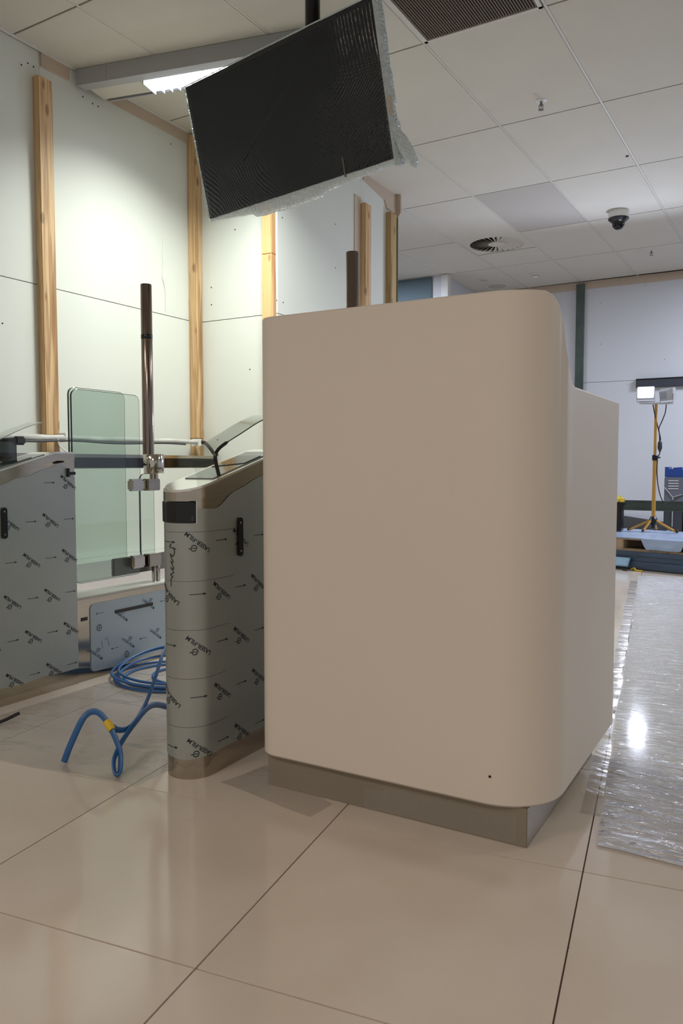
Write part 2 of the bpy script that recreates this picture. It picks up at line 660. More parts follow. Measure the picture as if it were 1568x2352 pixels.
dots(wl, [(XL, 2.75, 2.93), (XL, 2.79, 2.955), (XL, 2.825, 2.952), (XL, 3.15, 2.93), (XL, 3.22, 2.92), (XL, 3.26, 2.92), (XL, 3.86, 2.92), (XL, 2.60, 1.60)], 'x')
dots(wr, [(-3.36, YC, 2.056), (-3.36, YC, 1.943), (-3.32, YC, 1.052), (-3.16, YC, 2.4), (-3.05, YC, 1.5)], 'y')
dots(w3, [(XR3, 4.156, 2.44), (XR3, 4.816, 2.572), (XR3, 4.816, 2.272), (XR3, 4.161, 1.914), (XR3, 4.089, 1.914)], 'x')
dots(wb, [(-1.514, YF, 2.926), (-2.006, YF, 2.781), (-1.996, YF, 2.302), (-1.291, YF, 2.077)], 'y')

# torn paper strips and marks left on the left wall
mk = BM()
pts = [(3.782, 2.31), (3.778, 2.24), (3.770, 2.20), (3.776, 2.14), (3.766, 2.07), (3.785, 2.02), (3.79, 1.98)]
tube(mk, [(XL + 0.003, y, z) for y, z in spline(pts, 4)], 0.006, 6, 0.6)
tube(mk, [(XL + 0.003, y, z) for y, z in ((3.79, 1.98), (3.792, 1.90), (3.788, 1.86))], 0.003, 6, 0.6)
obj('plaster_drip', mk, 'wall', wl, True)

# beige strips along the wall heads
struct('trim_1', box(BM(), XL, XL + 0.012, 2.865, 3.05, 2.972, CEIL, 0.001), 'beige')
struct('trim_2', box(BM(), XL, XL + 0.012, 3.29, YC, 2.975, CEIL, 0.001), 'beige')
bm = BM()
prism_axis(bm, [(5.20, CEIL), (5.22, 3.0), (5.56, 2.955), (5.60, 2.90), (YE, 2.90), (YE, CEIL)], XR3, XR3 + 0.012, 'x')
struct('trim_3', bm, 'beige')
bm = BM()
prism_axis(bm, [(XR3 - 0.11, CEIL), (XR3 - 0.11, 2.87), (XR3 + 0.03, 2.87), (XR3 + 0.05, 2.90), (XR3 + 0.05, CEIL)], YE, YE + 0.02, 'y')
struct('trim_4', bm, 'beige')
struct('trim_5', box(BM(), -3.43, 4.0, YF - 0.012, YF, 2.957, CEIL, 0.001), 'beige')
# thin white strip between ceiling and wall
for k, (y0, y1) in enumerate(((1.0, 3.06), (3.42, YC))):
    struct('trim_%d' % (6 + k), box(BM(), XL + 0.012, XL + 0.026, y0, y1, CEIL - 0.006, CEIL + 0.003), 'white_plastic')


# ------------------------------------------------------------------ timber and steel studs on the walls
def stud(label, x0, x1, y0, y1, z0, z1, m, mark=None, name='timber_stud', cat='stud'):
    c = ((x0 + x1) / 2, (y0 + y1) / 2, z0)
    o = thing(name, label, cat, c, 'timber studs on the walls')
    if mark:
        obj('beam', box(BM(), x0, x1, y0, y1, z0, mark - 0.0008, 0.003), m, o)
        obj('beam', box(BM(), x0, x1, y0, y1, mark + 0.0008, z1, 0.003), m, o)
    else:
        obj('beam', box(BM(), x0, x1, y0, y1, z0, z1, 0.003), m, o)
    return o


stud('upright pine stud on the left wall, furthest left, with a darker top end', XL, XL + 0.045, 2.815, 2.905, 0.0, 2.90, 'wood')
stud('knotty pine stud standing in the corner behind the hanging wrapped screen', XL, XL + 0.045, YC - 0.088, YC - 0.002, 0.0, 3.03, 'wood', 1.06)
stud('reddish pine stud at the end of the short wall below the hanging screen', XR3 - 0.089, XR3 - 0.013, YC - 0.045, YC + 0.012, 0.0, 2.95, 'wood_red', 2.20)
stud('pale pine stud on the side wall just right of the short steel tube', XR3, XR3 + 0.045, 5.18, 5.27, 0.0, 2.82, 'wood')
bm = BM()
o = thing('corner_stud', 'dull olive stud at the end of the side wall under the beige corner', 'stud', (XR3 + 0.02, 5.66, 0))
obj('beam', box(bm, XR3, XR3 + 0.045, 5.60, 5.70, 0, 2.87, 0.003), 'wood_dull', o)
tag(obj('edge_strip', box(BM(), XR3 - 0.10, XR3 + 0.025, YE + 0.0005, YE + 0.012, 0, 2.868, 0.002), 'olive'), 'olive metal strip capping the end of the side wall', 'strip')
# flat beige strip beside the pale stud
tag(obj('beige_strip', box(BM(), XR3, XR3 + 0.006, 5.085, 5.175, 0, 2.86), 'beige'), 'flat beige strip on the side wall left of the pale pine stud', 'strip')
# steel stud of the far wall
o = thing('steel_stud', 'green grey steel stud on the far blue lit wall beside the desk', 'stud', (-2.235, YF - 0.02, 0))
obj('channel_web', box(BM(), -2.275, -2.19, YF - 0.045, YF - 0.04, 0, 3.015), 'stud_green', o)
obj('channel_flange', box(BM(), -2.278, -2.274, YF - 0.045, YF, 0, 3.015), 'stud_green', o)
obj('channel_flange', box(BM(), -2.191, -2.187, YF - 0.045, YF, 0, 3.015), 'stud_green', o)
# black rail on the far wall
o = thing('wall_rail', 'black horizontal rail on the far wall above the work light', 'rail', (-0.6, YF - 0.02, 1.77))
obj('rail_body', box(BM(), -1.585, 1.2, YF - 0.05, YF, 1.768, 1.868, 0.003), 'tower_dark', o)
obj('rail_lip', box(BM(), -1.585, 1.2, YF - 0.056, YF - 0.05, 1.856, 1.868), 'black', o)

# ------------------------------------------------------------------ ceiling bulkhead with luminaire
ang = R(12.3)
u, v = Vector((math.cos(ang), math.sin(ang), 0)), Vector((-math.sin(ang), math.cos(ang), 0))
P0 = Vector((XL + 0.004, 3.080, 0))
t = thing('ceiling_trunking', 'grey drop trunking under the ceiling left of the wrapped screen', 'trunking', (-2.9, 3.25, CEIL))
L = 1.66
for a, b in ((0.0, 0.19), (0.1905, L)):
    bm = BM()
    obox(bm, P0 + u * ((a + b) / 2 + 0.02) + v * 0.008 + Vector((0, 0, CEIL - 0.0455)), u, v, (0, 0, 1), b - a - 0.001, 0.016, 0.087)
    obj('front_fascia', bm, 'lamp_box', t)
bm = BM()
obox(bm, P0 + u * (L / 2 + 0.06) + v * 0.215 + Vector((0, 0, CEIL - 0.0455)), u, v, (0, 0, 1), L - 0.04, 0.012, 0.087)
obj('rear_fascia', bm, 'lamp_box', t)
bm = BM()
obox(bm, P0 + u * (0.24) + v * 0.115 + Vector((0, 0, CEIL - 0.08)), u, v, (0, 0, 1), 0.36, 0.16, 0.008)
obj('soffit_panel', bm, 'ceil', t)
bm = BM()
obox(bm, P0 + u * (L / 2 + 0.02) + v * 0.040 + Vector((0, 0, CEIL - 0.087)), u, v, (0, 0, 1), L - 0.02, 0.048, 0.004)
obj('soffit_strip', bm, 'lamp_box', t)
t = thing('strip_luminaire', 'bright louvred strip luminaire in the trunking beside the wrapped screen', 'lamp', (-2.80, 3.235, 2.95))
cz = 2.948
ctr = P0 + u * 1.005 + v * 0.128
ctr.z = cz
bm = BM()
obox(bm, ctr + Vector((0, 0, 0.040)), u, v, (0, 0, 1), 1.22, 0.134, 0.012)
obj('housing', bm, 'lamp_frame', t)
bm = BM()
obox(bm, ctr + Vector((0, 0, 0.014)), u, v, (0, 0, 1), 1.205, 0.128, 0.006)
obj('diffuser', bm, 'lamp', t)
for s in (-1, 1):
    bm = BM()
    obox(bm, ctr + v * s * 0.067 + Vector((0, 0, 0.018)), u, v, (0, 0, 1), 1.22, 0.005, 0.014)
    obj('side_rail', bm, 'lamp_frame', t)
    bm = BM()
    obox(bm, ctr + u * s * 0.607 + Vector((0, 0, 0.010)), u, v, (0, 0, 1), 0.006, 0.13, 0.036)
    obj('end_plate', bm, 'lamp_frame', t)
for k in range(23):
    bm = BM()
    obox(bm, ctr + u * (-0.55 + 0.05 * k), u, v, (0, 0, 1), 0.003, 0.13, 0.020)
    obj('louvre_blade', bm, 'lamp_frame', t)
bm = BM()
obox(bm, ctr + Vector((0, 0, -0.001)), u, v, (0, 0, 1), 1.20, 0.003, 0.03)
obj('louvre_spine', bm, 'lamp_frame', t)

# ------------------------------------------------------------------ ceiling fittings
# air grille
def on_ceiling(o):
    o.rotation_euler = (0, 0, CA)
    return o


c = G(-1.457, 3.198)
t = on_ceiling(thing('air_grille', 'brown slatted air grille set in the ceiling at the top edge', 'grille', c))
w, l = 0.285, 0.565
for x0, x1, y0, y1 in ((-w - .02, -w, -l, l), (w, w + .02, -l, l), (-w - .02, w + .02, -l - .0, -l + .02), (-w - .02, w + .02, l - .02, l)):
    obj('frame_bar', box(BM(), x0, x1, y0, y1, -0.008, 0.012, 0.001), 'tbar', t, local=True)
obj('backing', box(BM(), -w, w, -l, l, 0.012, 0.02), 'vent', t, local=True)
bs = None
n = 44
for k in range(n):
    x = -w + 2 * w * (k + .5) / n
    if bs is None:
        bm = box(BM(), -0.003, 0.003, -l + 0.021, l - 0.021, 0, 0.014)
        bs = obj('slat', bm, 'vent', t, local=True)
        bs.location = (x, 0, -0.004)
    else:
        dup(bs, (x, 0, -0.004), t)


def sprinkler(label, a, b):
    c = G(a, b)
    t = thing('sprinkler', label, 'sprinkler', c, 'fire sprinklers in the ceiling')
    obj('rose', lathe(BM(), [(0.032, 0), (0.032, -0.003), (0.018, -0.007)], c, 24), 'white_plastic', t, True)
    obj('stem', lathe(BM(), [(0.007, -0.007), (0.006, -0.03), (0.004, -0.036)], c, 12), 'grey_metal', t, True)
    bm = BM()
    tube(bm, spline([c + Vector((0.007, 0, -0.02)), c + Vector((0.013, 0, -0.034)), c + Vector((0.004, 0, -0.05))], 4), 0.0022, 6)
    tube(bm, spline([c + Vector((-0.007, 0, -0.02)), c + Vector((-0.013, 0, -0.034)), c + Vector((-0.004, 0, -0.05))], 4), 0.0022, 6)
    obj('yoke', bm, 'grey_metal', t, True)
    obj('deflector', lathe(BM(), [(0.004, -0.048), (0.017, -0.052), (0.017, -0.0535)], c, 12), 'grey_metal', t)


sprinkler('fire sprinkler in the ceiling tile nearest the camera, by the air grille', -1.443, 4.70)
sprinkler('small dark fire sprinkler in the far ceiling right of the dome camera', -1.449, 8.47)

# dome camera
c = G(-1.476, 7.04)
t = thing('dome_camera', 'white ceiling dome camera with black lens ball', 'camera', c)
obj('base', lathe(BM(), [(0.083, 0), (0.085, -0.01), (0.085, -0.055), (0.083, -0.06)], c, 32), 'white_plastic', t, True)
obj('collar', lathe(BM(), [(0.085, -0.060), (0.086, -0.068), (0.060, -0.092), (0.054, -0.096)], c, 32), 'black', t, True)
pr = [(0.052 * math.cos(R(a)), -0.105 - 0.052 * math.sin(R(a))) for a in range(-20, 86, 10)]
b = obj('lens_ball', lathe(BM(), pr, c, 28), 'black_gloss', t, True)
obj('lens', lathe(BM(), [(0.018, -0.158), (0.018, -0.162), (0.010, -0.164)], c + Vector((-0.0, -0.012, 0.004)), 16), 'tower_dark', t, True)


# swirl diffusers
def diffuser(label, a, b, blades=28):
    c = G(a, b)
    t = on_ceiling(thing('swirl_diffuser', label, 'diffuser', c, 'swirl air diffusers'))
    bm = BM()
    seg = 48
    pts_o = []
    for k in range(seg):
        an = 2 * PI * k / seg
        f = 0.307 / max(abs(math.cos(an)), abs(math.sin(an)))
        pts_o.append((f * math.cos(an), min(max(f * math.sin(an), -0.281), 0.281)))
    z = 0.004
    ring_i = [bm.verts.new((0.262 * math.cos(2 * PI * k / seg), 0.262 * math.sin(2 * PI * k / seg), z - 0.004)) for k in range(seg)]
    ring_o = [bm.verts.new((x, y, z)) for x, y in pts_o]
    ring_t = [bm.verts.new((x, y, z + 0.012)) for x, y in pts_o]
    ring_u = [bm.verts.new((0.262 * math.cos(2 * PI * k / seg), 0.262 * math.sin(2 * PI * k / seg), z + 0.012)) for k in range(seg)]
    for k in range(seg):
        q = (k + 1) % seg
        bm.faces.new((ring_i[k], ring_i[q], ring_o[q], ring_o[k]))
        bm.faces.new((ring_o[k], ring_o[q], ring_t[q], ring_t[k]))
        bm.faces.new((ring_i[k], ring_i[q], ring_u[q], ring_u[k]))
    obj('face_plate', bm, 'ceil', t, local=True)
    obj('dark_core', lathe(BM(), [(0.262, 0.018), (0.262, 0.02)], (0, 0, 0), 40), 'black', t, local=True)
    obj('hub', lathe(BM(), [(0.085, 0.016), (0.085, 0.002), (0.07, -0.002)], (0, 0, 0), 32), 'ceil', t, True, local=True)
    src = None
    for k in range(blades):
        an = 2 * PI * k / blades
        if src is None:
            bm = BM()
            bm2 = [(0.08, -0.009, 0.014), (0.262, -0.027, 0.014), (0.262, 0.009, 0.0), (0.08, 0.004, 0.002)]
            vs = [bm.verts.new(p) for p in bm2] + [bm.verts.new((p[0], p[1], p[2] + 0.0015)) for p in bm2]
            bm.faces.new(vs[:4])
            bm.faces.new(vs[4:][::-1])
            for q in range(4):
                bm.faces.new((vs[q], vs[(q + 1) % 4], vs[4 + (q + 1) % 4], vs[4 + q]))
            src = obj('blade', bm, 'ceil', t, local=True)
        else:
            dup(src, (0, 0, 0), t, an)


diffuser('round swirl air diffuser in the far ceiling above the desk', -2.717, B0 + TL * 3.25)
# second diffuser seen past the corner of the side wall
c2 = G(-3.246, 6.50)
diffuser('swirl air diffuser in the ceiling mostly hidden behind the side wall corner', -3.36, 6.55, 20)


def disc(name, label, cat, a, b, r, m='white_plastic', h=0.006):
    c = G(a, b)
    t = thing(name, label, cat, c)
    obj('rim', lathe(BM(), [(r, 0), (r, -h), (r * 0.9, -h - 0.002)], c, 36), m, t, True)
    obj('face', lathe(BM(), [(r * 0.88, -h), (r * 0.86, -h - 0.004)], c, 36), 'ceil_grey', t, True)


disc('ceiling_speaker', 'round white ceiling speaker near the back wall above the desk', 'speaker', -3.316, 9.16, 0.135)
disc('ceiling_sensor', 'small flat round ceiling sensor beside the round speaker', 'sensor', -3.349, 8.80, 0.06)
c = G(-2.746, 8.82)
t = thing('smoke_detector', 'white smoke detector in the far ceiling above the desk top', 'detector', c)
obj('base', lathe(BM(), [(0.06, 0), (0.06, -0.012), (0.052, -0.018)], c, 28), 'white_plastic', t, True)
obj('chamber', lathe(BM(), [(0.042, -0.018), (0.04, -0.034), (0.026, -0.042)], c, 28), 'white_plastic', t, True)
obj('slot_ring', lathe(BM(), [(0.0425, -0.022), (0.0425, -0.027)], c, 28), 'grey_metal', t)
c = G(-1.173, 5.83)
tag(obj('ceiling_stud', lathe(BM(), [(0.011, 0), (0.011, -0.006), (0.006, -0.010)], c, 12), 'grey_metal'), 'tiny grey knob on the ceiling above the dome camera', 'knob')

# ------------------------------------------------------------------ hanging wrapped screen
S = bpy.data.objects.new('hanging_screen', None)
COL.objects.link(S)
S['label'] = 'large black screen wrapped in clear plastic hanging tilted from the ceiling'
S['category'] = 'screen'
Rm = Matrix.Rotation(-0.129, 3, 'Z') @ Matrix.Rotation(0.224, 3, 'X') @ Matrix.Rotation(-0.033, 3, 'Y')
S.matrix_world = Matrix.Translation((-2.004, 2.948, 2.408)) @ Rm.to_4x4()
SW, SH = 1.10, 0.609


def wrinkle(x, z):
    """relief of the clinging plastic over the glass"""
    h = 0
    # long vertical pleats by the right edge
    k = max(0, min(1, (x - 0.22) / 0.14)) * max(0, min(1, (z + 0.02) / 0.2))
    h += 0.0009 * k * math.sin(x * 360 + 2.5 * math.sin(z * 9) + z * 24 + 3 * noise.noise(Vector((x * 9, z * 5, 0))))
    # oblique pleats lower right
    k = max(0, min(1, (x - 0.02) / 0.2)) * max(0, min(1, (0.12 - z) / 0.15))
    h += 0.0007 * k * math.sin((x * 0.75 - z) * 420 + 9 * noise.noise(Vector((x * 7, z * 7, 2))))
    # crumple bottom left
    k = max(0, min(1, (0.02 - z) / 0.15)) * max(0, min(1, (-0.02 - x) / 0.15))
    h += 0.0007 * k * math.sin((x * 0.9 + z * 0.6) * 400 + 11 * noise.noise(Vector((x * 8, z * 8, 5))))
    k = math.exp(-((x + 0.40) ** 2 + (z - 0.09) ** 2) / 0.006)
    h += 0.0006 * k * math.sin((z + x * 0.25) * 400)
    # crystalline crackle
    k = max(0, min(1, (x + 0.1) / 0.35)) * max(0, min(1, (0.05 - z) / 0.2))
    h += 0.0014 * k * noise.noise(Vector((x * 70, z * 70, 1)))
    # diagonal crease
    d = (z + 0.09) * 0.78 - (x + 0.25) * 0.55
    al = (x + 0.25) * 0.8 + (z + 0.09) * 0.6
    if -0.02 < al < 0.45:
        h += 0.0035 * math.exp(-(d / 0.0035) ** 2) * (1 - al / 0.5)
    return h + 0.0025 * noise.noise(Vector((x * 5, z * 5, 9)))


bm = BM()
nx, nz = 420, 232
gv = []
for j in range(nz + 1):
    row = []
    for i in range(nx + 1):
        x, z = -SW / 2 + SW * i / nx, -SH / 2 + SH * j / nz
        e = min(1, min(i, nx - i, j, nz - j) / 7)
        row.append(bm.verts.new((x, -0.003 - e * (0.003 + wrinkle(x, z)), z)))
    gv.append(row)
for j in range(nz):
    for i in range(nx):
        bm.faces.new((gv[j][i], gv[j][i + 1], gv[j + 1][i + 1], gv[j + 1][i]))
obj('screen_film', bm, 'screen', S, True, label='glossy wrinkled film over the black glass', local=True)
bm = box(BM(), -SW / 2, SW / 2, -0.002, 0.055, -SH / 2, SH / 2, 0.004)
obj('casing', bm, 'black', S, local=True)
bm = box(BM(), -0.22, 0.22, 0.055, 0.075, -0.16, 0.16, 0.003)
obj('mount_plate', bm, 'black', S, local=True)


def drape(profile, m, name, lab, seed):
    """closed irregular wrap bulging along a path: profile = list of (centre, half width, half height)"""
    bm = BM()
    rings = []
    for q, (cx, cy, cz, ra, rb) in enumerate(profile):
        ring = []
        for k in range(14):
            a = 2 * PI * k / 14
            n_ = 1 + 0.22 * noise.noise(Vector((q * 0.55, math.cos(a) * 1.6 + seed, math.sin(a) * 1.6)))
            ring.append((cx, cy, cz, a, ra * n_, rb * n_))
        rings.append(ring)
    return bm, rings


# silvery bubble wrap bulging under the lower edge (wider towards the middle)
bm = BM()
rings = []
NB = 70
for q in range(NB + 1):
    f = q / NB
    x = -SW / 2 - 0.004 + (SW + 0.012) * f
    dep = 0.014 + 0.028 * math.sin(PI * min(1, f / 0.95)) ** 1.5 + 0.006 * noise.noise(Vector((f * 18, 0.3, 1))) + (0.016 if 0.25 < f < 0.62 else 0)
    ring = []
    for k in range(12):
        a = 2 * PI * k / 12
        y = 0.026 + 0.034 * math.cos(a) + 0.004 * noise.noise(Vector((f * 30, a, 2)))
        z = -SH / 2 + 0.004 - (dep if math.sin(a) < 0 else 0.006) * abs(math.sin(a)) * (1 if math.sin(a) < 0 else -1)
        ring.append(bm.verts.new((x, y, z)))
    rings.append(ring)
for a, b in zip(rings, rings[1:]):
    for k in range(12):
        bm.faces.new((a[k], a[(k + 1) % 12], b[(k + 1) % 12], b[k]))
bm.faces.new(rings[0][::-1])
bm.faces.new(rings[-1])
obj('bubble_wrap_lower', bm, 'bubble', S, True, label='silvery bubble wrap along the lower edge', local=True)
bm = BM()
rings = []
for q in range(61):
    f = q / 60
    z = SH / 2 - 0.0 - (SH + 0.02) * f
    wid = 0.014 + 0.012 * f + 0.006 * noise.noise(Vector((f * 14, 4.2, 1)))
    if 0.62 < f < 0.72:
        wid *= 0.6
    ring = []
    for k in range(12):
        a = 2 * PI * k / 12
        y = 0.026 + 0.034 * math.sin(a)
        x = SW / 2 - 0.004 + (wid if math.cos(a) > 0 else 0.004) * math.cos(a)
        ring.append(bm.verts.new((x, y, z)))
    rings.append(ring)
for a, b in zip(rings, rings[1:]):
    for k in range(12):
        bm.faces.new((a[k], a[(k + 1) % 12], b[(k + 1) % 12], b[k]))
bm.faces.new(rings[0][::-1])
bm.faces.new(rings[-1])
obj('bubble_wrap_side', bm, 'bubble', S, True, label='silvery bubble wrap along the right edge', local=True)
# loose tail of the bag at the lower right corner
bm = BM()
path = [(SW / 2 + 0.004, 0.02, -SH / 2 + 0.125), (SW / 2 + 0.028, 0.02, -SH / 2 + 0.07), (SW / 2 + 0.05, 0.02, -SH / 2 + 0.015), (SW / 2 + 0.072, 0.02, -SH / 2 - 0.030), (SW / 2 + 0.078, 0.02, -SH / 2 - 0.048)]
tube(bm, spline(path, 6), [0.010 + 0.026 * math.sin(PI * (k / 24) ** 0.8) for k in range(25)], 12, 0.7)
obj('bag_tail', bm, 'bubble', S, True, local=True)
# short strap over the lower edge
bm = box(BM(), 0.292, 0.300, -0.010, -0.004, -SH / 2 - 0.004, -SH / 2 + 0.075, 0.001)
obj('cable_tie', bm, 'grey_metal', S, local=True)
# pale tape flap on the right side
bm = box(BM(), SW / 2 + 0.008, SW / 2 + 0.026, -0.014, -0.010, -0.135, -0.065, 0.001)
obj('tape_flap', bm, 'beige', S, local=True)
# wrap rim's highlight painted as a pale tube, left and upper edges
bm = BM()
tube(bm, [(-SW / 2 - 0.0035, -0.006, -SH / 2 + 0.01), (-SW / 2 - 0.0035, -0.006, SH / 2 + 0.003), (SW / 2 - 0.05, -0.006, SH / 2 + 0.003)], 0.0032, 6)
obj('rim_highlight', bm, 'bubble', S, True, local=True)
# drop pole to the ceiling, in world space through the inverse of the tilt
inv = S.matrix_world.inverted()
bm = BM()
top, bot = Vector((-1.90, 3.035, CEIL)), Vector((-1.90, 3.035, 2.44))
lathe(bm, [(0.0335, 0), (0.0335, CEIL - 2.44)], bot, 24)
lathe(bm, [(0.075, CEIL - 2.44 - 0.012), (0.075, CEIL - 2.44)], bot, 28)
bmesh.ops.transform(bm, matrix=inv, verts=bm.verts)
obj('drop_pole', bm, 'black', S, True, label='black pole up to the ceiling', local=True)

# ------------------------------------------------------------------ reception desk
D = thing('reception_desk', 'tall cream reception desk with rounded corners and stepped right side', 'desk', (-0.85, 2.06, 0))
DX0, DX1, DY0, DY1 = -1.250, -0.452, 1.700, 2.435
ZB, ZT, ZW = 0.094, 1.275, 1.072
rl, rr = 0.055, 0.15
path = []          # (x, y, inward normal, distance towards the back along the side, or None on the front)


SIDE = [(1.70, ZT), (1.755, ZT), (1.772, 1.268), (1.785, 1.254), (1.795, 1.236), (1.804, 1.210), (1.816, 1.163), (1.832, 1.124), (1.854, 1.092), (1.877, 1.077), (1.90, ZW), (9, ZW)]


def side_top(y):
    """height of the shell along the side, falling from the screen wall to the worktop"""
    for (ya, za), (yb, zb) in zip(SIDE, SIDE[1:]):
        if y <= yb:
            k = max(0, (y - ya) / (yb - ya))
            return za + (zb - za) * k
    return ZW


ys_side = [DY1 - 0.0, 2.3, 2.15, 2.0] + [1.93 - 0.006 * k for k in range(14)]
for y in ys_side:
    path.append((DX0, y, (1, 0), side_top(y)))
for k in range(9):
    a = R(180 + 90 * k / 8)
    y = DY0 + rl + rl * math.sin(a)
    path.append((DX0 + rl + rl * math.cos(a), y, (-math.cos(a), -math.sin(a)), ZT))
for k in range(1, 8):
    path.append((DX0 + rl + (DX1 - rr - DX0 - rl) * k / 8, DY0, (0, 1), ZT))
for k in range(65):
    a = R(270 + 90 * k / 64)
    y = DY0 + rr + rr * math.sin(a)
    path.append((DX1 - rr + rr * math.cos(a), y, (-math.cos(a), -math.sin(a)), side_top(y)))
for k in range(26):
    y = 1.853 + 0.0035 * k
    path.append((DX1, y, (-1, 0), side_top(y)))
for y in (1.96, 2.1, 2.3, DY1):
    path.append((DX1, y, (-1, 0), side_top(y)))
TH = 0.075
bm = BM()
cols = []
for x, y, (nx_, ny_), zt in path:
    r = 0.006
    prof = [(0.030, ZB), (0.006, ZB), (0.0, ZB + 0.006), (0.0, 0.5), (0.0, zt - 0.006), (0.0012, zt - 0.0025), (0.003, zt - 0.0008), (0.006, zt), (TH, zt), (TH, ZB)]
    cols.append([bm.verts.new((x + nx_ * d, y + ny_ * d, z)) for d, z in prof])
for a, b in zip(cols, cols[1:]):
    for k in range(len(a) - 1):
        bm.faces.new((a[k], b[k], b[k + 1], a[k + 1]))
    bm.faces.new((a[-1], b[-1], b[0], a[0]))
bm.faces.new(cols[0])
bm.faces.new(cols[-1][::-1])
obj('outer_shell', bm, 'desk', D, True, label='cream laminate shell')
obj('worktop', box(BM(), DX0 + TH + .001, DX1 - TH - .001, DY0 + TH + .001, DY1 - 0.01, ZW - 0.05, ZW - 0.012, 0.003), 'desk', D)
obj('inner_box', box(BM(), DX0 + TH + .002, DX1 - TH - .002, 2.33, 2.36, ZB, ZW - 0.051), 'desk', D)
obj('base_board', box(BM(), DX0 + TH + .002, DX1 - TH - .002, DY0 + TH + .002, 2.33, ZB, ZB + 0.02), 'desk', D)
obj('plinth', box(BM(), -1.235, -0.505, 1.731, 2.41, 0.0, ZB - 0.0005, 0.0015), 'plinth', D, label='brushed steel plinth')
# wrinkled film stuck on the plinth
bm = BM()
g = []
for i in range(61):
    row = []
    for j in range(9):
        x = -0.93 + 0.40 * i / 60
        z = 0.006 + 0.062 * j / 8 - 0.012 * (i / 60 < 0.15)
        k = math.exp(-((i / 60 - 0.4) / 0.35) ** 2)
        row.append(bm.verts.new((x, 1.7305 - 0.0006 - 0.0022 * k * abs(noise.noise(Vector((x * 60, z * 110, 3)))), max(0.002, z))))
    g.append(row)
for i in range(60):
    for j in range(8):
        bm.faces.new((g[i][j], g[i + 1][j], g[i + 1][j + 1], g[i][j + 1]))
obj('plinth_film', bm, 'floor_film_flat', D, True, label='wrinkled clear film on the plinth')
bm = BM()
lathe(bm, [(0.0035, 0), (0.002, 0.001)], (0, 0, 0), 8)
bmesh.ops.rotate(bm, verts=bm.verts, cent=(0, 0, 0), matrix=Matrix.Rotation(R(90), 3, 'X'))
bmesh.ops.translate(bm, verts=bm.verts, vec=(-0.585, 1.6995, 0.165))
obj('chip', bm, 'rubber', D)

# ------------------------------------------------------------------ access gates wrapped in printed film
GR = 0.073


def make_ribbon(bm, pts, w, mapf):
    P = [Vector((p[0], p[1])) for p in pts]
    prev = None
    for i, p in enumerate(P):
        d = (P[min(i + 1, len(P) - 1)] - P[max(i - 1, 0)])
        d = d.normalized() if d.length > 0 else Vector((1, 0))
        n_ = Vector((-d.y, d.x)) * w / 2
        a, b = bm.verts.new(mapf(*(p + n_))), bm.verts.new(mapf(*(p - n_)))
        if prev:
            bm.faces.new((prev[0], prev[1], b, a))
        prev = (a, b)


def text_mesh(body, size):
    cu = bpy.data.curves.new('lettering', 'FONT')
    cu.body = body
    cu.size = size
    cu.offset = 0.0002
    cu.align_x = 'CENTER'
    cu.align_y = 'CENTER'
    cu.resolution_u = 2
    o = bpy.data.objects.new('lettering', cu)
    COL.objects.link(o)
    bpy.context.view_layer.update()
    dg = bpy.context.evaluated_depsgraph_get()
    ev = o.evaluated_get(dg)
    me = ev.to_mesh()
    vs = [tuple(v.co[:2]) for v in me.vertices]
    fs = [tuple(p.vertices) for p in me.polygons]
    ev.to_mesh_clear()
    bpy.data.objects.remove(o)
    bpy.data.curves.remove(cu)
    return vs, fs


TXT = text_mesh('LASER-FILM', 0.0175)
tw = max(v[0] for v in TXT[0]) - min(v[0] for v in TXT[0])
TXT = ([(v[0] * 0.086 / tw, v[1]) for v in TXT[0]], TXT[1])


def print_word(bm, s, z, ang, mapf, logo=True):
    ca, sa = math.cos(ang), math.sin(ang)

    def mp(p, q):
        return mapf(s + p * ca - q * sa, z + p * sa + q * ca)
    vs = [bm.verts.new(mp(*v_)) for v_ in TXT[0]]
    for f in TXT[1]:
        try:
            bm.faces.new([vs[k] for k in f])
        except ValueError:
            pass
    if logo:
        cx, cy = 0.0, 0.0205
        for a0, a1 in ((20, 190), (200, 370)):
            make_ribbon(bm, [(cx + 0.0075 * math.cos(R(a0 + (a1 - a0) * k / 10)), cy + 0.0085 * math.sin(R(a0 + (a1 - a0) * k / 10))) for k in range(11)], 0.0024, mp)
        make_ribbon(bm, [(cx - 0.006, cy - 0.004), (cx, cy), (cx + 0.006, cy + 0.004)], 0.0020, mp)
        make_ribbon(bm, [(cx + 0.006, cy + 0.006), (cx + 0.011, cy + 0.010)], 0.0022, mp)


def print_arrow(bm, s, z, ln, mapf, sgn=1):
    N = 7
    make_ribbon(bm, [(s + sgn * (-ln / 2 + ln * 0.86 * k / N), z) for k in range(N + 1)], 0.0017, mapf)
    a = s + sgn * (ln / 2 - 0.010)
    vs = [bm.verts.new(mapf(a, z + 0.0038)), bm.verts.new(mapf(a, z - 0.0038)), bm.verts.new(mapf(s + sgn * ln / 2, z))]
    bm.faces.new(vs)


def gate_top(y):
    return 0.936 if y > 2.08 else 0.936 - 0.27 * (2.08 - y)


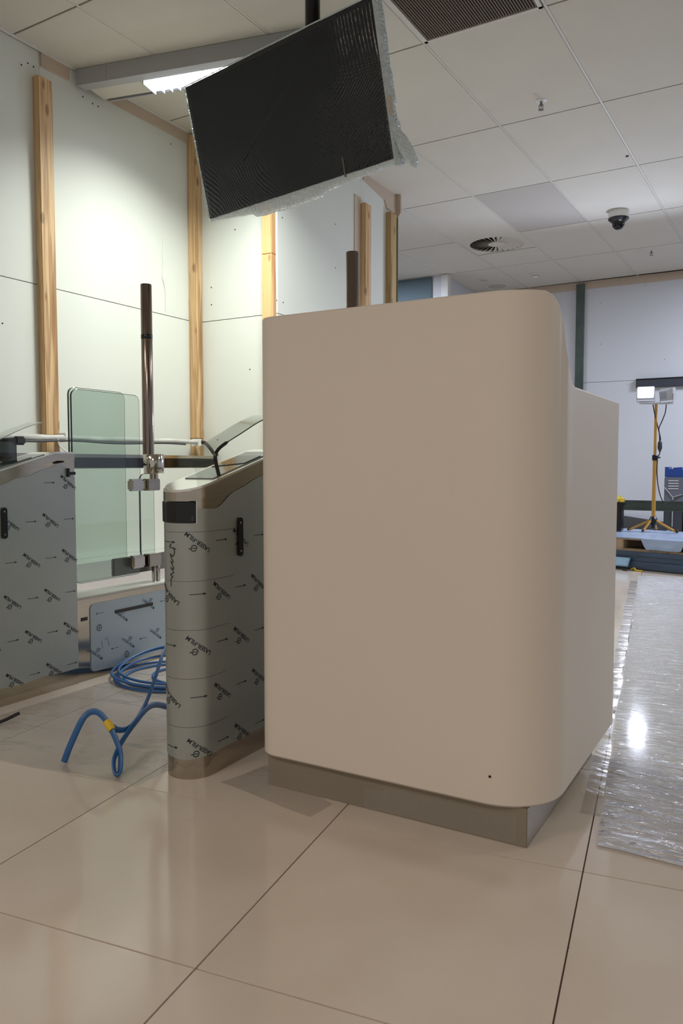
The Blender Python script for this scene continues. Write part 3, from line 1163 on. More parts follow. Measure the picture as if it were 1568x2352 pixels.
def make_gate(xf, label, detail):
    """xf: X of the face turned to the hall"""
    cx, cy = xf - GR, 1.706
    T = thing('access_gate', label, 'gate', (cx, 2.2, 0), 'film wrapped access gates')
    YEND = 2.165

    def plan(off, n=20, yend=YEND):
        out = [(cx + GR + off, yend)]
        for yy in (2.08, 2.0, 1.9, 1.8):
            out.append((cx + GR + off, yy))
        for k in range(n + 1):
            a = -PI * k / n
            out.append((cx + (GR + off) * math.cos(a), cy + (GR + off) * math.sin(a)))
        for yy in (1.8, 1.9, 2.0, 2.08):
            out.append((cx - GR - off, yy))
        out.append((cx - GR - off, yend))
        return out

    def smap(off):
        def f(s, z):
            if s >= cy:
                return (xf + off, s, z)
            th = (s - cy) / GR
            if th < -PI:
                return (cx - GR - off, cy - (th + PI) * GR, z)
            return (cx + (GR + off) * math.cos(th), cy + (GR + off) * math.sin(th), z)
        return f
    # steel core
    obj('pedestal_core', prism(BM(), plan(-0.0012), 0.0, lambda x, y: gate_top(y) - 0.010), 'steel', T, True, label='bare steel pedestal core')
    # film skin with wavy upper and lower edges
    bm = BM()
    f = smap(0.0006)
    s0, s1, n = cy - PI * GR - 0.30, YEND, 150
    prev = None
    for k in range(n + 1):
        s = s0 + (s1 - s0) * k / n
        x, y, _ = f(s, 0)
        zl = 0.066 + 0.006 * noise.noise(Vector((s * 9, 1, xf))) - 0.010 * math.exp(-((s - 1.63) / 0.05) ** 2)
        up = 0.052 + 0.011 * noise.noise(Vector((s * 11, 7, xf * 3)))
        up += 0.022 * math.exp(-((s - 1.74) / 0.05) ** 2) + 0.02 * math.exp(-((s - YEND) / 0.03) ** 2) * 2.2 - 0.012 * math.exp(-((s - 2.09) / 0.03) ** 2)
        zu = gate_top(y) - up
        if 1.50 < s < 1.662 and detail == 'front':
            zu = min(zu, 0.785)
        col = [bm.verts.new(f(s, zl + (zu - zl) * q / 6)) for q in range(7)]
        if prev:
            for q in range(6):
                bm.faces.new((prev[q], col[q], col[q + 1], prev[q + 1]))
        prev = col
    obj('film_wrap', bm, 'film', T, True, label='grey protective film wrap')
    # hairline film joints
    fj = smap(0.0010)
    for zj in (0.13 + 0.1375 * k for k in range(5)):
        bm = BM()
        e = 1.80 + 0.03 * math.sin(zj * 40)
        make_ribbon(bm, [(1.56 + (e - 1.56) * k / 24, zj + 0.02) for k in range(25)], 0.0012, fj)
        obj('film_joint', bm, 'grey_metal', T)
    # print on the film
    fp = smap(0.0016)
    for row in range(6):
        z = 0.0895 + 0.1455 * row
        base = (1.8645 if row % 2 == 0 else 1.9525) - (0.021 if detail == 'front' else 0)
        for k in range(-4, 3):
            s = base + 0.179 * k
            if s < cy - PI * GR - 0.05 or s > YEND - 0.03:
                pass
            else:
                zt = gate_top(fp(s, 0)[1])
                blk = detail == 'front' and 1.50 < s < 1.70 and z > 0.70
                if z < zt - 0.10 and not blk:
                    bm = BM()
                    print_word(bm, s, z, R(143), fp)
                    obj('film_print', bm, 'ink', T)
            s += 0.0895
            if cy - PI * GR - 0.02 < s < YEND - 0.025:
                zt = gate_top(fp(s, 0)[1])
                blk = detail == 'front' and 1.50 < s < 1.70 and z > 0.70
                if z < zt - 0.09 and not blk:
                    bm = BM()
                    print_arrow(bm, s, z, 0.050, fp)
                    obj('film_arrow', bm, 'ink', T)
    # black grip slot
    bm = BM()
    prism_axis(bm, rrect(1.825, 1.847, 0.617, 0.731, 0.0105), xf, xf + 0.008, 'x')
    gs = obj('grip_slot', bm, 'black', T, True)
    for zz in (0.632, 0.716):
        bm = BM()
        lathe(bm, [(0.0032, 0), (0.002, 0.0012)], (0, 0, 0), 10)
        bmesh.ops.rotate(bm, verts=bm.verts, cent=(0, 0, 0), matrix=Matrix.Rotation(R(90), 3, 'Y'))
        bmesh.ops.translate(bm, verts=bm.verts, vec=(xf + 0.008, 1.836, zz))
        obj('screw', bm, 'chrome', gs)
    # rim and top
    obj('top_rim', prism(BM(), plan(0.0015), lambda x, y: gate_top(y) - 0.034, lambda x, y: gate_top(y) - 0.006), 'steel', T, True)
    obj('top_panel', prism(BM(), plan(-0.003), lambda x, y: gate_top(y) - 0.006, lambda x, y: gate_top(y)), 'top_white', T, True, label='white film covered top')
    bm = BM()
    prism(bm, [(cx - 0.052, 1.745), (cx + 0.052, 1.745), (cx + 0.052, 2.04), (cx - 0.052, 2.04)], lambda x, y: gate_top(y) - 0.001, lambda x, y: gate_top(y) + 0.0025)
    obj('reader_glass', bm, 'top_glass', T)
    bm = BM()
    prism(bm, [(cx - 0.046, 1.86), (cx + 0.046, 1.90), (cx + 0.046, 1.985), (cx - 0.046, 1.985)], lambda x, y: gate_top(y) + 0.0025, lambda x, y: gate_top(y) + 0.0045)
    obj('reader_screen', bm, 'black_gloss', T)
    if detail == 'front':
        # curved black sensor window on the rounded end
        bm = BM()
        ff, fb = smap(0.0045), smap(0.0)
        th0, th1 = -2.42, -0.66
        n = 20
        rows = []
        for k in range(n + 1):
            s = cy + GR * (th0 + (th1 - th0) * k / n)
            d = 0.006 if k in (0, n) else 0.0
            rows.append([bm.verts.new(fb(s, 0.724)), bm.verts.new(ff(s, 0.727 + d)), bm.verts.new(ff(s, 0.783 - d)), bm.verts.new(fb(s, 0.786))])
        for a, b in zip(rows, rows[1:]):
            for q in range(3):
                bm.faces.new((a[q], b[q], b[q + 1], a[q + 1]))
        bm.faces.new(rows[0])
        bm.faces.new(rows[-1][::-1])
        sw = obj('sensor_window', bm, 'black_gloss', T, True, label='glossy black sensor window')
        bm = BM()
        f2 = smap(0.0052)
        make_ribbon(bm, [(cy + GR * -0.78, 0.731), (cy + GR * -0.78, 0.746)], 0.004, f2)
        obj('window_mark', bm, 'tower_dark', sw)
        bm = BM()
        make_ribbon(bm, [(cy + GR * -0.62, 0.722), (cy + GR * -0.62, 0.787)], 0.003, smap(0.002))
        obj('window_trim', bm, 'chrome', sw)
        # handwritten word in marker down the film
        bm = BM()
        hw = [(0.006, 0.022), (0.000, 0.014), (0.004, 0.011), (0.014, 0.010), (0.022, 0.007)]
        hb = [(0.014, 0.010), (0.017, -0.002), (0.010, -0.014), (0.002, -0.006), (0.006, -0.020), (0.012, -0.028), (0.006, -0.032), (0.003, -0.026), (0.010, -0.040),
              (0.014, -0.046), (0.007, -0.050), (0.004, -0.044), (0.013, -0.058), (0.005, -0.062), (0.002, -0.066), (0.010, -0.070), (0.004, -0.076), (0.003, -0.098)]
        f3 = smap(0.0018)
        for st in (hw, hb):
            pts = [(p[0] + 1.580, p[1] + 0.645) for p in spline([(a_, b_, 0) for a_, b_ in st], 5)]
            make_ribbon(bm, pts, 0.0024, f3)
        obj('marker_writing', bm, 'ink', T, label='handwritten word in black marker')
    else:
        bm = BM()
        box(bm, xf - 0.002, xf + 0.010, 2.125, 2.133, 0.838, 0.872)
        box(bm, xf - 0.002, xf + 0.006, 2.133, 2.165, 0.846, 0.858)
        obj('latch', bm, 'black', T)
    # bent clear hood over the reader
    bm = BM()
    hx0, hx1 = cx - 0.03, cx + 0.055
    prof = spline([(0, 1.768, gate_top(1.768) + 0.003), (0, 1.752, 0.905), (0, 1.764, 0.928), (0, 1.80, 0.948), (0, 1.88, 0.982), (0, 1.96, 1.016), (0, 2.05, 1.046)], 5)
    if detail != 'front':
        prof = [p + Vector((0, -0.02, 0.004)) for p in prof]
    pv = None
    for p in prof:
        q = (bm.verts.new((hx0, p.y, p.z)), bm.verts.new((hx1, p.y, p.z)), bm.verts.new((hx1, p.y + 0.002, p.z - 0.002)), bm.verts.new((hx0, p.y + 0.002, p.z - 0.002)))
        if pv:
            for k in range(4):
                bm.faces.new((pv[k], pv[(k + 1) % 4], q[(k + 1) % 4], q[k]))
        pv = q
    hood = obj('reader_hood', bm, 'acrylic', T, True, label='bent clear plastic hood')
    bm = BM()
    rad = [0.0055 if k < 16 else 0.0016 for k in range(len(prof))] if detail == 'front' else 0.0012
    tube(bm, [(hx1, p.y, p.z) for p in prof], rad, 6)
    obj('hood_edge', bm, 'black' if detail == 'front' else 'chrome', hood, True)
    if detail != 'front':
        bm = box(BM(), cx - 0.055, cx + 0.02, 1.86, 1.942, 0.90, 0.985, 0.003)
        obj('reader_box', bm, 'acrylic_grey', T, label='smoked plastic reader box')
    # lower cabinet with inspection door
    cab0, cab1 = 2.166, 2.80
    obj('cabinet', box(BM(), cx - GR + 0.004, xf - 0.008, cab0, cab1, 0.0, 0.338, 0.002), 'steel', T, label='low steel cabinet')
    obj('cabinet_top', box(BM(), cx - GR + 0.002, xf - 0.006, cab0, cab1, 0.339, 0.347, 0.002), 'ledge', T, label='white film covered cabinet top')
    bm = BM()
    xd = xf - 0.008
    prism_axis(bm, rrect(2.236, 2.76, 0.028, 0.312, 0.022), xd, xd + 0.004, 'x')
    dr = obj('cabinet_door', bm, 'film_door', T, True, label='blue grey film covered cabinet door')

    def dm(s, z):
        return (xd + 0.0046, s, z)
    bm = BM()
    prism_axis(bm, [(2.372, 0.252), (2.595, 0.252), (2.595, 0.266), (2.372, 0.266)], xd + 0.004, xd + 0.0075, 'x')
    obj('door_slot', bm, 'black', dr)
    for yy, zz in ((2.281, 0.207), (2.432, 0.064)):
        bm = BM()
        make_ribbon(bm, [(yy + 0.0115 * math.cos(2 * PI * k / 20), zz + 0.0125 * math.sin(2 * PI * k / 20)) for k in range(21)], 0.0032, dm)
        make_ribbon(bm, [(yy - 0.001, zz - 0.005), (yy + 0.001, zz + 0.005)], 0.0045, dm)
        obj('door_lock', bm, 'ink', dr)
    for (s, z) in ((2.405, 0.236), (2.26, 0.098), (2.442, 0.112), (2.612, 0.118), (2.57, 0.262)):
        bm = BM()
        print_word(bm, s, z, R(-37), dm)
        obj('film_print', bm, 'ink_blue', dr)
    for (s, z) in ((2.285, 0.268), (2.365, 0.104), (2.532, 0.114), (2.665, 0.262)):
        bm = BM()
        print_arrow(bm, s, z, 0.045, dm, -1)
        obj('film_arrow', bm, 'ink', dr)
    bm = BM()
    make_ribbon(bm, [(2.293, 0.150), (2.296, 0.118)], 0.0016, dm)
    make_ribbon(bm, [(2.310, 0.148), (2.318, 0.158), (2.327, 0.152), (2.334, 0.118)], 0.0016, dm)
    obj('marker_scribble', bm, 'ink', dr)
    bm = BM()
    prism_axis(bm, [(2.190, 0.249), (2.222, 0.249), (2.222, 0.263), (2.190, 0.263)], xf - 0.008, xf - 0.0055, 'x')
    obj('cabinet_slot', bm, 'black', T)

    # glass leaves
    def pane(x, y0, y1, z0, z1, lab):
        bm = BM()
        prism_axis(bm, rrect(y0, y1, z0, z1, 0.030), x - 0.004, x + 0.004, 'x')
        g_ = obj('glass_panel', bm, 'glass', T, True, label=lab)
        bm = BM()
        rr_ = rrect(y0, y1, z0, z1, 0.030)
        prev = None
        vs = []
        for yy, zz in rr_:
            vs.append((bm.verts.new((x - 0.0042, yy, zz)), bm.verts.new((x + 0.0042, yy, zz))))
        # only the near upright edge shows dark
        n_ = len(vs)
        for k in range(n_):
            yy = rr_[k][0]
            y2 = rr_[(k + 1) % n_][0]
            if max(yy, y2) <= y0 + 0.0301:
                bm.faces.new((vs[k][0], vs[(k + 1) % n_][0], vs[(k + 1) % n_][1], vs[k][1]))
        loose = [q for q in bm.verts if not q.link_faces]
        bmesh.ops.delete(bm, geom=loose, context='VERTS')
        for q in bm.verts:
            q.co.y -= 0.0003
        obj('glass_edge', bm, 'glass_edge', g_, True)
        bm = BM()
        tube(bm, [(x + 0.0042, a_, b_) for a_, b_ in rr_] + [(x + 0.0042, *rr_[0])], 0.0009, 4)
        obj('edge_line', bm, 'glass_edge', g_)
    xm = cx - 0.006
    pane(xm, 2.222, 2.603, 0.392, 1.196, 'large swing leaf of green tinted glass')
    pane(xm - 0.032, 2.236, 2.545, 0.392, 1.206, 'second glass leaf behind the first')
    pane(xm - 0.010, 2.612, 2.700, 0.462, 0.845, 'narrow fixed glass strip')
    # pivot post
    bx, by = xm + 0.022, 2.672
    obj('pivot_drum', lathe(BM(), [(0.044, 0.846), (0.046, 0.850), (0.046, 0.930), (0.043, 0.934)], (bx, by, 0), 32), 'chrome', T, True)
    tb = obj('post_tube', lathe(BM(), [(0.0255, 0.933), (0.0255, 1.697), (0.024, 1.700)], (bx - 0.020, by - 0.012, 0), 24), 'dark_chrome', T, True, label='tall dark polished tube')
    obj('sensor_band', lathe(BM(), [(0.0258, 1.455), (0.0262, 1.456), (0.0262, 1.474), (0.0258, 1.475)], (bx - 0.020, by - 0.012, 0), 24), 'black', tb, True)
    obj('hinge_pin', lathe(BM(), [(0.020, 0.822), (0.020, 0.848)], (bx, by, 0), 20), 'steel', T, True)
    hx = xm + 0.006
    for z0, z1 in ((0.768, 0.822), (0.420, 0.478)):
        obj('hinge_block', box(BM(), hx - 0.014, hx + 0.026, 2.625, 2.705, z0, z1, 0.004), 'steel', T, True)
        obj('glass_clamp', box(BM(), hx - 0.020, hx + 0.016, 2.535, 2.615, z0, z1, 0.008), 'chrome', T, True)
    obj('support_leg', lathe(BM(), [(0.021, 0.347), (0.019, 0.352), (0.019, 0.42)], (hx + 0.010, 2.683, 0), 20), 'chrome', T, True)
    obj('bottom_rail', box(BM(), xm - 0.040, xm - 0.020, 2.46, 2.80, 0.392, 0.470, 0.004), 'grey_metal', T)
    return T


make_gate(-2.48, 'film wrapped access gate at the left edge with green glass leaves', 'rear')
make_gate(-1.41, 'film wrapped access gate standing left beside the cream desk, black sensor window', 'front')

# low barrier unit with black band along the left wall
t = thing('low_barrier', 'low pale barrier with black top band behind the glass leaves', 'barrier', (-3.34, 3.2, 0))
obj('barrier_body', box(BM(), -3.40, -3.302, 1.2, 4.05, 0.0, 0.868, 0.002), 'wall', t)
obj('black_band', box(BM(), -3.40, -3.300, 1.2, 4.05, 0.869, 0.925, 0.002), 'black_gloss', t, label='glossy black band')
obj('top_rail', box(BM(), -3.402, -3.298, 1.2, 4.05, 0.926, 0.944, 0.003), 'steel', t, label='steel top rail')
obj('plinth_box', box(BM(), -3.30, -3.14, 1.2, 3.95, 0.0, 0.378, 0.002), 'top_white', t)
# pipe with loose film along the wall
t = thing('wall_pipe', 'grey white pipe in loose film running along the left wall', 'pipe', (-3.37, 2.5, 1.0))
bm = BM()
pp = []
for k in range(60):
    y = 1.2 + (3.99 - 1.2) * k / 59
    pp.append((-3.39 + 0.003 * noise.noise(Vector((y * 4, 0, 0))), y, 1.026 + 0.006 * (y - 2.5) + 0.004 * noise.noise(Vector((y * 3, 1, 0)))))
tube(bm, pp, [0.014 + 0.006 * abs(noise.noise(Vector((p[1] * 5, 2, 1)))) for p in pp], 12)
obj('pipe_body', bm, 'white_pipe', t, True)
bm = BM()
tube(bm, [(p[0] + 0.012, p[1], p[2] - 0.016 + 0.004 * math.sin(p[1] * 9)) for p in pp[:-3]], 0.007, 8)
obj('grey_hose', bm, 'dark_board', t, True)
for y in (2.90, 3.985):
    obj('pipe_clip', box(BM(), -3.434, -3.372, y - 0.014, y + 0.014, 1.008, 1.056, 0.003), 'white_plastic', t)
bm = BM()
tube(bm, spline([(-3.385, 3.99, 1.035), (-3.37, 4.03, 1.03), (-3.355, 4.06, 1.0), (-3.335, 4.075, 0.965), (-3.31, 4.08, 0.947)], 6), 0.012, 10)
obj('pipe_elbow', bm, 'rubber', t, True)
bm = BM()
tube(bm, spline([(-3.378, 2.84, 1.035), (-3.37, 2.845, 0.99), (-3.35, 2.86, 0.965), (-3.345, 2.88, 0.947)], 5), 0.004, 6)
obj('white_wire', bm, 'white_plastic', t, True)
tag(obj('pipe_joint', box(BM(), -3.376, -3.345, 2.56, 2.62, 0.985, 1.028, 0.008), 'rubber'), 'black clamp on the wall pipe at the left edge', 'clamp')

# ------------------------------------------------------------------ blue cables
cab_a = [(-1.843, 1.548, 0.007), (-1.826, 1.555, 0.053), (-1.805, 1.579, 0.122), (-1.796, 1.596, 0.145), (-1.776, 1.607, 0.153), (-1.752, 1.61, 0.146), (-1.717, 1.607, 0.122), (-1.689, 1.6, 0.097), (-1.662, 1.593, 0.065), (-1.650, 1.586, 0.043), (-1.634, 1.567, 0.016), (-1.630, 1.553, 0.008), (-1.640, 1.552, 0.016), (-1.66, 1.57, 0.041), (-1.671, 1.599, 0.064), (-1.679, 1.629, 0.083), (-1.687, 1.682, 0.112), (-1.719, 1.779, 0.131), (-1.749, 1.877, 0.10), (-1.765, 1.983, 0.04), (-1.76, 2.05, 0.007)]
cab_c = [(-1.712, 1.613, 0.116), (-1.703, 1.627, 0.104), (-1.695, 1.654, 0.1), (-1.7, 1.698, 0.112), (-1.73, 1.772, 0.141), (-1.752, 1.829, 0.186), (-1.778, 1.883, 0.227), (-1.807, 1.936, 0.256), (-1.843, 2.007, 0.272), (-1.89, 2.091, 0.22), (-1.95, 2.17, 0.10), (-2.02, 2.25, 0.03)]
t = thing('blue_cable', 'flat blue cable arching over the floor with yellow tape, before the gates', 'cable', (-1.75, 1.6, 0))
bm = BM()
tube(bm, spline(cab_a, 7), 0.0098, 10, 0.5, up=(-0.6, 0.8, 0))
obj('cable_strand', bm, 'blue_cable', t, True)
bm = BM()
tube(bm, spline(cab_c, 7), 0.0098, 10, 0.55, up=(-0.6, 0.8, 0))
obj('cable_strand', bm, 'blue_cable', t, True)
bm = BM()
tube(bm, [(-1.728, 1.608, 0.131), (-1.717, 1.607, 0.122), (-1.702, 1.605, 0.110)], [0.0112, 0.0125, 0.0115], 10)
obj('tape_wrap', bm, 'yellow_tape', t, True, label='yellow tape')
t = thing('cable_coil', 'coil of blue cable lying on the floor against the low cabinet', 'cable', (-2.2, 2.42, 0))
for k, (r0, z, dx, dy, ph) in enumerate(((0.255, 0.007, 0, 0, 0), (0.240, 0.017, 0.006, 0.004, 1), (0.215, 0.007, 0.012, 0.0, 2), (0.258, 0.024, -0.002, 0.0, 3), (0.245, 0.032, 0.004, 0.012, 4), (0.15, 0.007, 0.05, 0.03, 5))):
    bm = BM()
    ring = []
    for q in range(49):
        a = 2 * PI * q / 48
        rr_ = r0 * (1 + 0.02 * math.sin(3 * a + ph))
        lift = 0.05 * max(0, math.cos(a - R(125))) ** 2 * (k in (3, 4)) + 0.02 * max(0, math.cos(a - R(140))) ** 2 * (k in (1,))
        ring.append((-2.215 + dx + rr_ * math.cos(a) , 2.43 + dy + rr_ * 0.88 * math.sin(a), z + lift))
    tube(bm, ring, 0.0055, 8)
    obj('cable_loop', bm, 'blue_cable', t, True)
# black lead at the left edge
bm = BM()
tube(bm, spline([(-2.47, 1.30, 0.006), (-2.38, 1.50, 0.006), (-2.32, 1.66, 0.008), (-2.285, 1.735, 0.030)], 6), 0.006, 8)
tag(obj('black_lead', bm, 'rubber', None, True), 'short black lead on the floor at the left edge', 'cable')


# ------------------------------------------------------------------ clear film on the floor
def film(label, quad, z, m, wr, name='floor_film', step=0.025):
    """clear sheet over a four-sided patch of floor, finely wrinkled"""
    q = [Vector((p[0], p[1], 0)) for p in quad]
    nx = max(4, int(max((q[1] - q[0]).length, (q[2] - q[3]).length) / step))
    ny = max(4, int(max((q[3] - q[0]).length, (q[2] - q[1]).length) / step))
    bm = BM()
    g = []
    for i in range(nx + 1):
        row = []
        for j in range(ny + 1):
            f, h_ = i / nx, j / ny
            p = q[0] * (1 - f) * (1 - h_) + q[1] * f * (1 - h_) + q[2] * f * h_ + q[3] * (1 - f) * h_
            x, y = p.x, p.y
            d = x * -0.13 + y * 0.99
            e = min(1, min(i, nx - i, j, ny - j) / 3)
            h = abs(noise.noise(Vector((x * 4, d * 22, 1)))) * wr + abs(noise.noise(Vector((x * 11, y * 13, 4)))) * wr * 0.5
            row.append(bm.verts.new((x + 0.01 * noise.noise(Vector((y * 5, x * 5, 3))), y + 0.01 * noise.noise(Vector((x * 5, y * 5, 8))), z + h * e)))
        g.append(row)
    for i in range(nx):
        for j in range(ny):
            bm.faces.new((g[i][j], g[i + 1][j], g[i + 1][j + 1], g[i][j + 1]))
    return tag(obj(name, bm, m, None, True), label, 'plastic film')


def FP(v_, u_):
    p = FV * v_ + FU * u_
    return (p.x, p.y)


film('crumpled glossy clear film over the floor tiles right of the desk', [FP(-0.12, 1.85), FP(1.7, 1.60), FP(1.9, 6.6), FP(-0.16, 6.6)], 0.0048, 'floor_film', 0.005, 'floor_film', 0.013)
film('narrow strip of clear film on the floor along the right side of the desk', [FP(-0.172, 2.02), FP(-0.125, 2.02), FP(-0.163, 6.3), FP(-0.212, 6.3)], 0.0012, 'floor_film_flat', 0.002, 'film_strip', 0.012)
film('dull clear film on the floor between the two gates', [FP(-2.19, 1.73), FP(-1.32, 1.73), FP(-1.13, 3.3), FP(-1.98, 3.3)], 0.0010, 'floor_film_flat', 0.002)
film('clear film on the floor between the front gate and the desk plinth', [FP(-1.125, 1.84), FP(-0.80, 1.74), FP(-0.78, 1.835), FP(-1.06, 2.0)], 0.0010, 'floor_film_flat', 0.002)

# ------------------------------------------------------------------ far corner: wrapped stack, pallet, work light, toolbox tower
O = Vector((-1.29, 6.93, 0))
e1, e2 = Vector((0.97, -0.243, 0)), Vector((0.243, 0.97, 0))
EZ = Vector((0, 0, 1))


def LB(bm, a0, a1, b0, b1, z0, z1):
    return obox(bm, O + e1 * (a0 + a1) / 2 + e2 * (b0 + b1) / 2 + EZ * (z0 + z1) / 2, e1, e2, EZ, a1 - a0, b1 - b0, z1 - z0)


t = thing('wrapped_stack', 'low stack of panels in dark blue wrap on the floor under the pallet', 'stack', O + e1 * 0.3 + e2 * 0.5)
for k, (z0, z1, d) in enumerate(((0, 0.012, 0.012), (0.012, 0.075, 0.0), (0.077, 0.118, 0.012), (0.12, 0.155, 0.004))):
    obj('wrapped_panel', LB(BM(), -0.5, 1.3, d, 0.96, z0, z1), 'navy_wrap' if k else 'dark_board', t)
t = thing('timber_pallet', 'timber pallet with blocks under pale wrap, on the dark blue stack', 'pallet', O + e1 * 0.3 + e2 * 0.5 + EZ * 0.155)
for b in (0.05, 0.40, 0.78):
    obj('bottom_board', LB(BM(), -0.46, 1.25, b, b + 0.10, 0.1555, 0.170), 'wood_pallet', t)
    for a in (-0.46, -0.085, 0.36, 0.72, 1.10):
        obj('block', LB(BM(), a, a + 0.13, b, b + 0.10, 0.170, 0.248), 'wood_pallet', t)
for k in range(7):
    obj('deck_board', LB(BM(), -0.46, 1.25, 0.05 + 0.125 * k, 0.05 + 0.125 * k + 0.10, 0.248, 0.266), 'wood_pallet', t)
# pale sheet draped on the pallet and hanging over its front
bm = BM()
na, nb = 70, 34
g = []
for i in range(na + 1):
    row = []
    a = -0.44 + 1.66 * i / na
    hang = 0.010 + 0.085 * max(0, min(1, (a - 0.20) / 0.04)) * max(0, min(1, (0.56 - a) / 0.03)) + 0.02 * noise.noise(Vector((a * 6, 3, 1))) ** 2
    for j in range(nb + 1):
        f = j / nb
        if f < 0.28:
            h = 0.269 - hang * (1 - f / 0.28)
            b = 0.040 - 0.006 * noise.noise(Vector((a * 14, f * 9, 2)))
        else:
            b = 0.040 + 0.86 * (f - 0.28) / 0.72
            h = 0.270 + 0.007 * abs(noise.noise(Vector((a * 9, b * 9, 4))))
        row.append(bm.verts.new(O + e1 * a + e2 * b + EZ * h))
    g.append(row)
for i in range(na):
    for j in range(nb):
        bm.faces.new((g[i][j], g[i + 1][j], g[i + 1][j + 1], g[i][j + 1]))
tag(obj('plastic_sheet', bm, 'pale_wrap', None, True), 'pale bluish plastic sheet draped over the pallet top', 'sheet')
bm = BM()
g = []
for i in range(13):
    g.append([bm.verts.new(O + e1 * (-0.10 + 0.24 * i / 12) + e2 * (-0.014 - 0.05 * (1 - j / 5) - 0.002 * noise.noise(Vector((i, j, 1)))) + EZ * (0.03 + 0.066 * j / 5)) for j in range(6)])
for i in range(12):
    for j in range(5):
        bm.faces.new((g[i][j], g[i + 1][j], g[i + 1][j + 1], g[i][j + 1]))
o = tag(obj('blue_bag', bm, 'sheet_blue', None, True), 'light blue plastic bag leaning on the dark blue stack', 'bag')
sm = o.modifiers.new('thickness', 'SOLIDIFY')
sm.thickness = 0.012

# tripod work light
TX, TY, TZ = -1.085, 7.572, 0.28
t = thing('work_light', 'yellow tripod work light with two lamp heads standing on the pallet', 'lamp', (TX, TY, TZ))
bm = BM()
lathe(bm, [(0.017, 0.115), (0.017, 0.66)], (TX, TY, TZ), 16)
obj('lower_pole', bm, 'pole_yellow', t, True)
bm = BM()
lathe(bm, [(0.0125, 0.66), (0.0125, 1.152)], (TX, TY, TZ), 16)
obj('upper_pole', bm, 'pole_yellow', t, True)
bm = BM()
lathe(bm, [(0.022, 0.645), (0.024, 0.65), (0.024, 0.69), (0.020, 0.695)], (TX, TY, TZ), 16)
tube(bm, [(TX, TY, TZ + 0.67), (TX + 0.045, TY + 0.02, TZ + 0.672)], 0.006, 8)
obj('pole_clamp', bm, 'black', t, True)
bm = BM()
lathe(bm, [(0.020, 0.055), (0.026, 0.06), (0.040, 0.10), (0.026, 0.13), (0.019, 0.135)], (TX, TY, TZ), 16)
lathe(bm, [(0.014, 0.03), (0.016, 0.055)], (TX, TY, TZ), 12)
obj('leg_hub', bm, 'black', t, True)
for an, ln in ((-28, 0.24), (195, 0.21), (238, 0.13), (90, 0.2)):
    a = R(an)
    d = Vector((math.cos(a), math.sin(a), 0))
    bm = BM()
    p0 = Vector((TX, TY, TZ + 0.095)) + d * 0.035
    p1 = Vector((TX, TY, TZ + 0.008)) + d * ln
    tube(bm, [p0, p1], 0.011, 8)
    lg = obj('leg', bm, 'pole_yellow', t, True)
    bm = BM()
    tube(bm, [p1 - d * 0.02 + EZ * 0.012, p1 + d * 0.012 - EZ * 0.0], 0.0095, 8)
    obj('foot', bm, 'black', lg, True)
cr = Vector((0.866, 0.5, 0))
cf = Vector((-0.5, 0.866, 0))
hc = Vector((TX, TY, TZ + 1.16))
bm = BM()
obox(bm, hc, cr, cf, EZ, 0.30, 0.03, 0.014)
obj('cross_bar', bm, 'lamp_frame', t)


def head(c, face, lit):
    face = Vector(face).normalized()
    side = face.cross(EZ).normalized()
    upv = side.cross(face).normalized()
    bm = BM()
    # deep housing tapering to the rear, with fins
    for q in range(2):
        pass
    vs = []
    for d, sx, sz in ((0.035, 0.072, 0.055), (0.0, 0.072, 0.055), (-0.045, 0.045, 0.036)):
        vs.append([bm.verts.new(c + face * d + side * (i * sx) + upv * (j * sz)) for i, j in ((-1, -1), (1, -1), (1, 1), (-1, 1))])
    for a, b in zip(vs, vs[1:]):
        for k in range(4):
            bm.faces.new((a[k], a[(k + 1) % 4], b[(k + 1) % 4], b[k]))
    bm.faces.new(vs[0])
    bm.faces.new(vs[-1][::-1])
    h = obj('lamp_head', bm, 'lamp_frame', t)
    bm = BM()
    obox(bm, c + face * 0.037, side, upv, face, 0.125, 0.092, 0.004)
    obj('lamp_glass', bm, 'work_lamp' if lit else 'top_glass', h)
    for k in range(5):
        bm = BM()
        obox(bm, c - face * 0.035 + side * (-0.034 + 0.017 * k), side, upv, face, 0.003, 0.07, 0.035)
        obj('cooling_fin', bm, 'lamp_frame', h)
    bm = BM()
    tube(bm, [c - upv * 0.0 + side * 0.076, c - EZ * 0.072 + side * 0.076, c - EZ * 0.072 - side * 0.076, c - side * 0.076], 0.005, 6)
    obj('yoke', bm, 'lamp_frame', h)


lc = hc - cr * 0.095 + EZ * 0.088
lface = Vector((0.10, -0.95, 0.22))
head(lc, lface, True)
head(hc + cr * 0.095 + EZ * 0.080, (0.55, 0.75, 0.15), False)
wl_d = bpy.data.lights.new('work_lamp_light', 'SPOT')
wl_d.energy = 70
wl_d.color = (0.72, 0.80, 1.0)
wl_d.spot_size = R(165)
wl_d.spot_blend = 0.5
wl_d.shadow_soft_size = 0.06
wlo = bpy.data.objects.new('work_lamp_light', wl_d)
wlo.location = lc + lface.normalized() * 0.11
wlo.rotation_euler = lface.to_track_quat('-Z', 'Y').to_euler()
COL.objects.link(wlo)
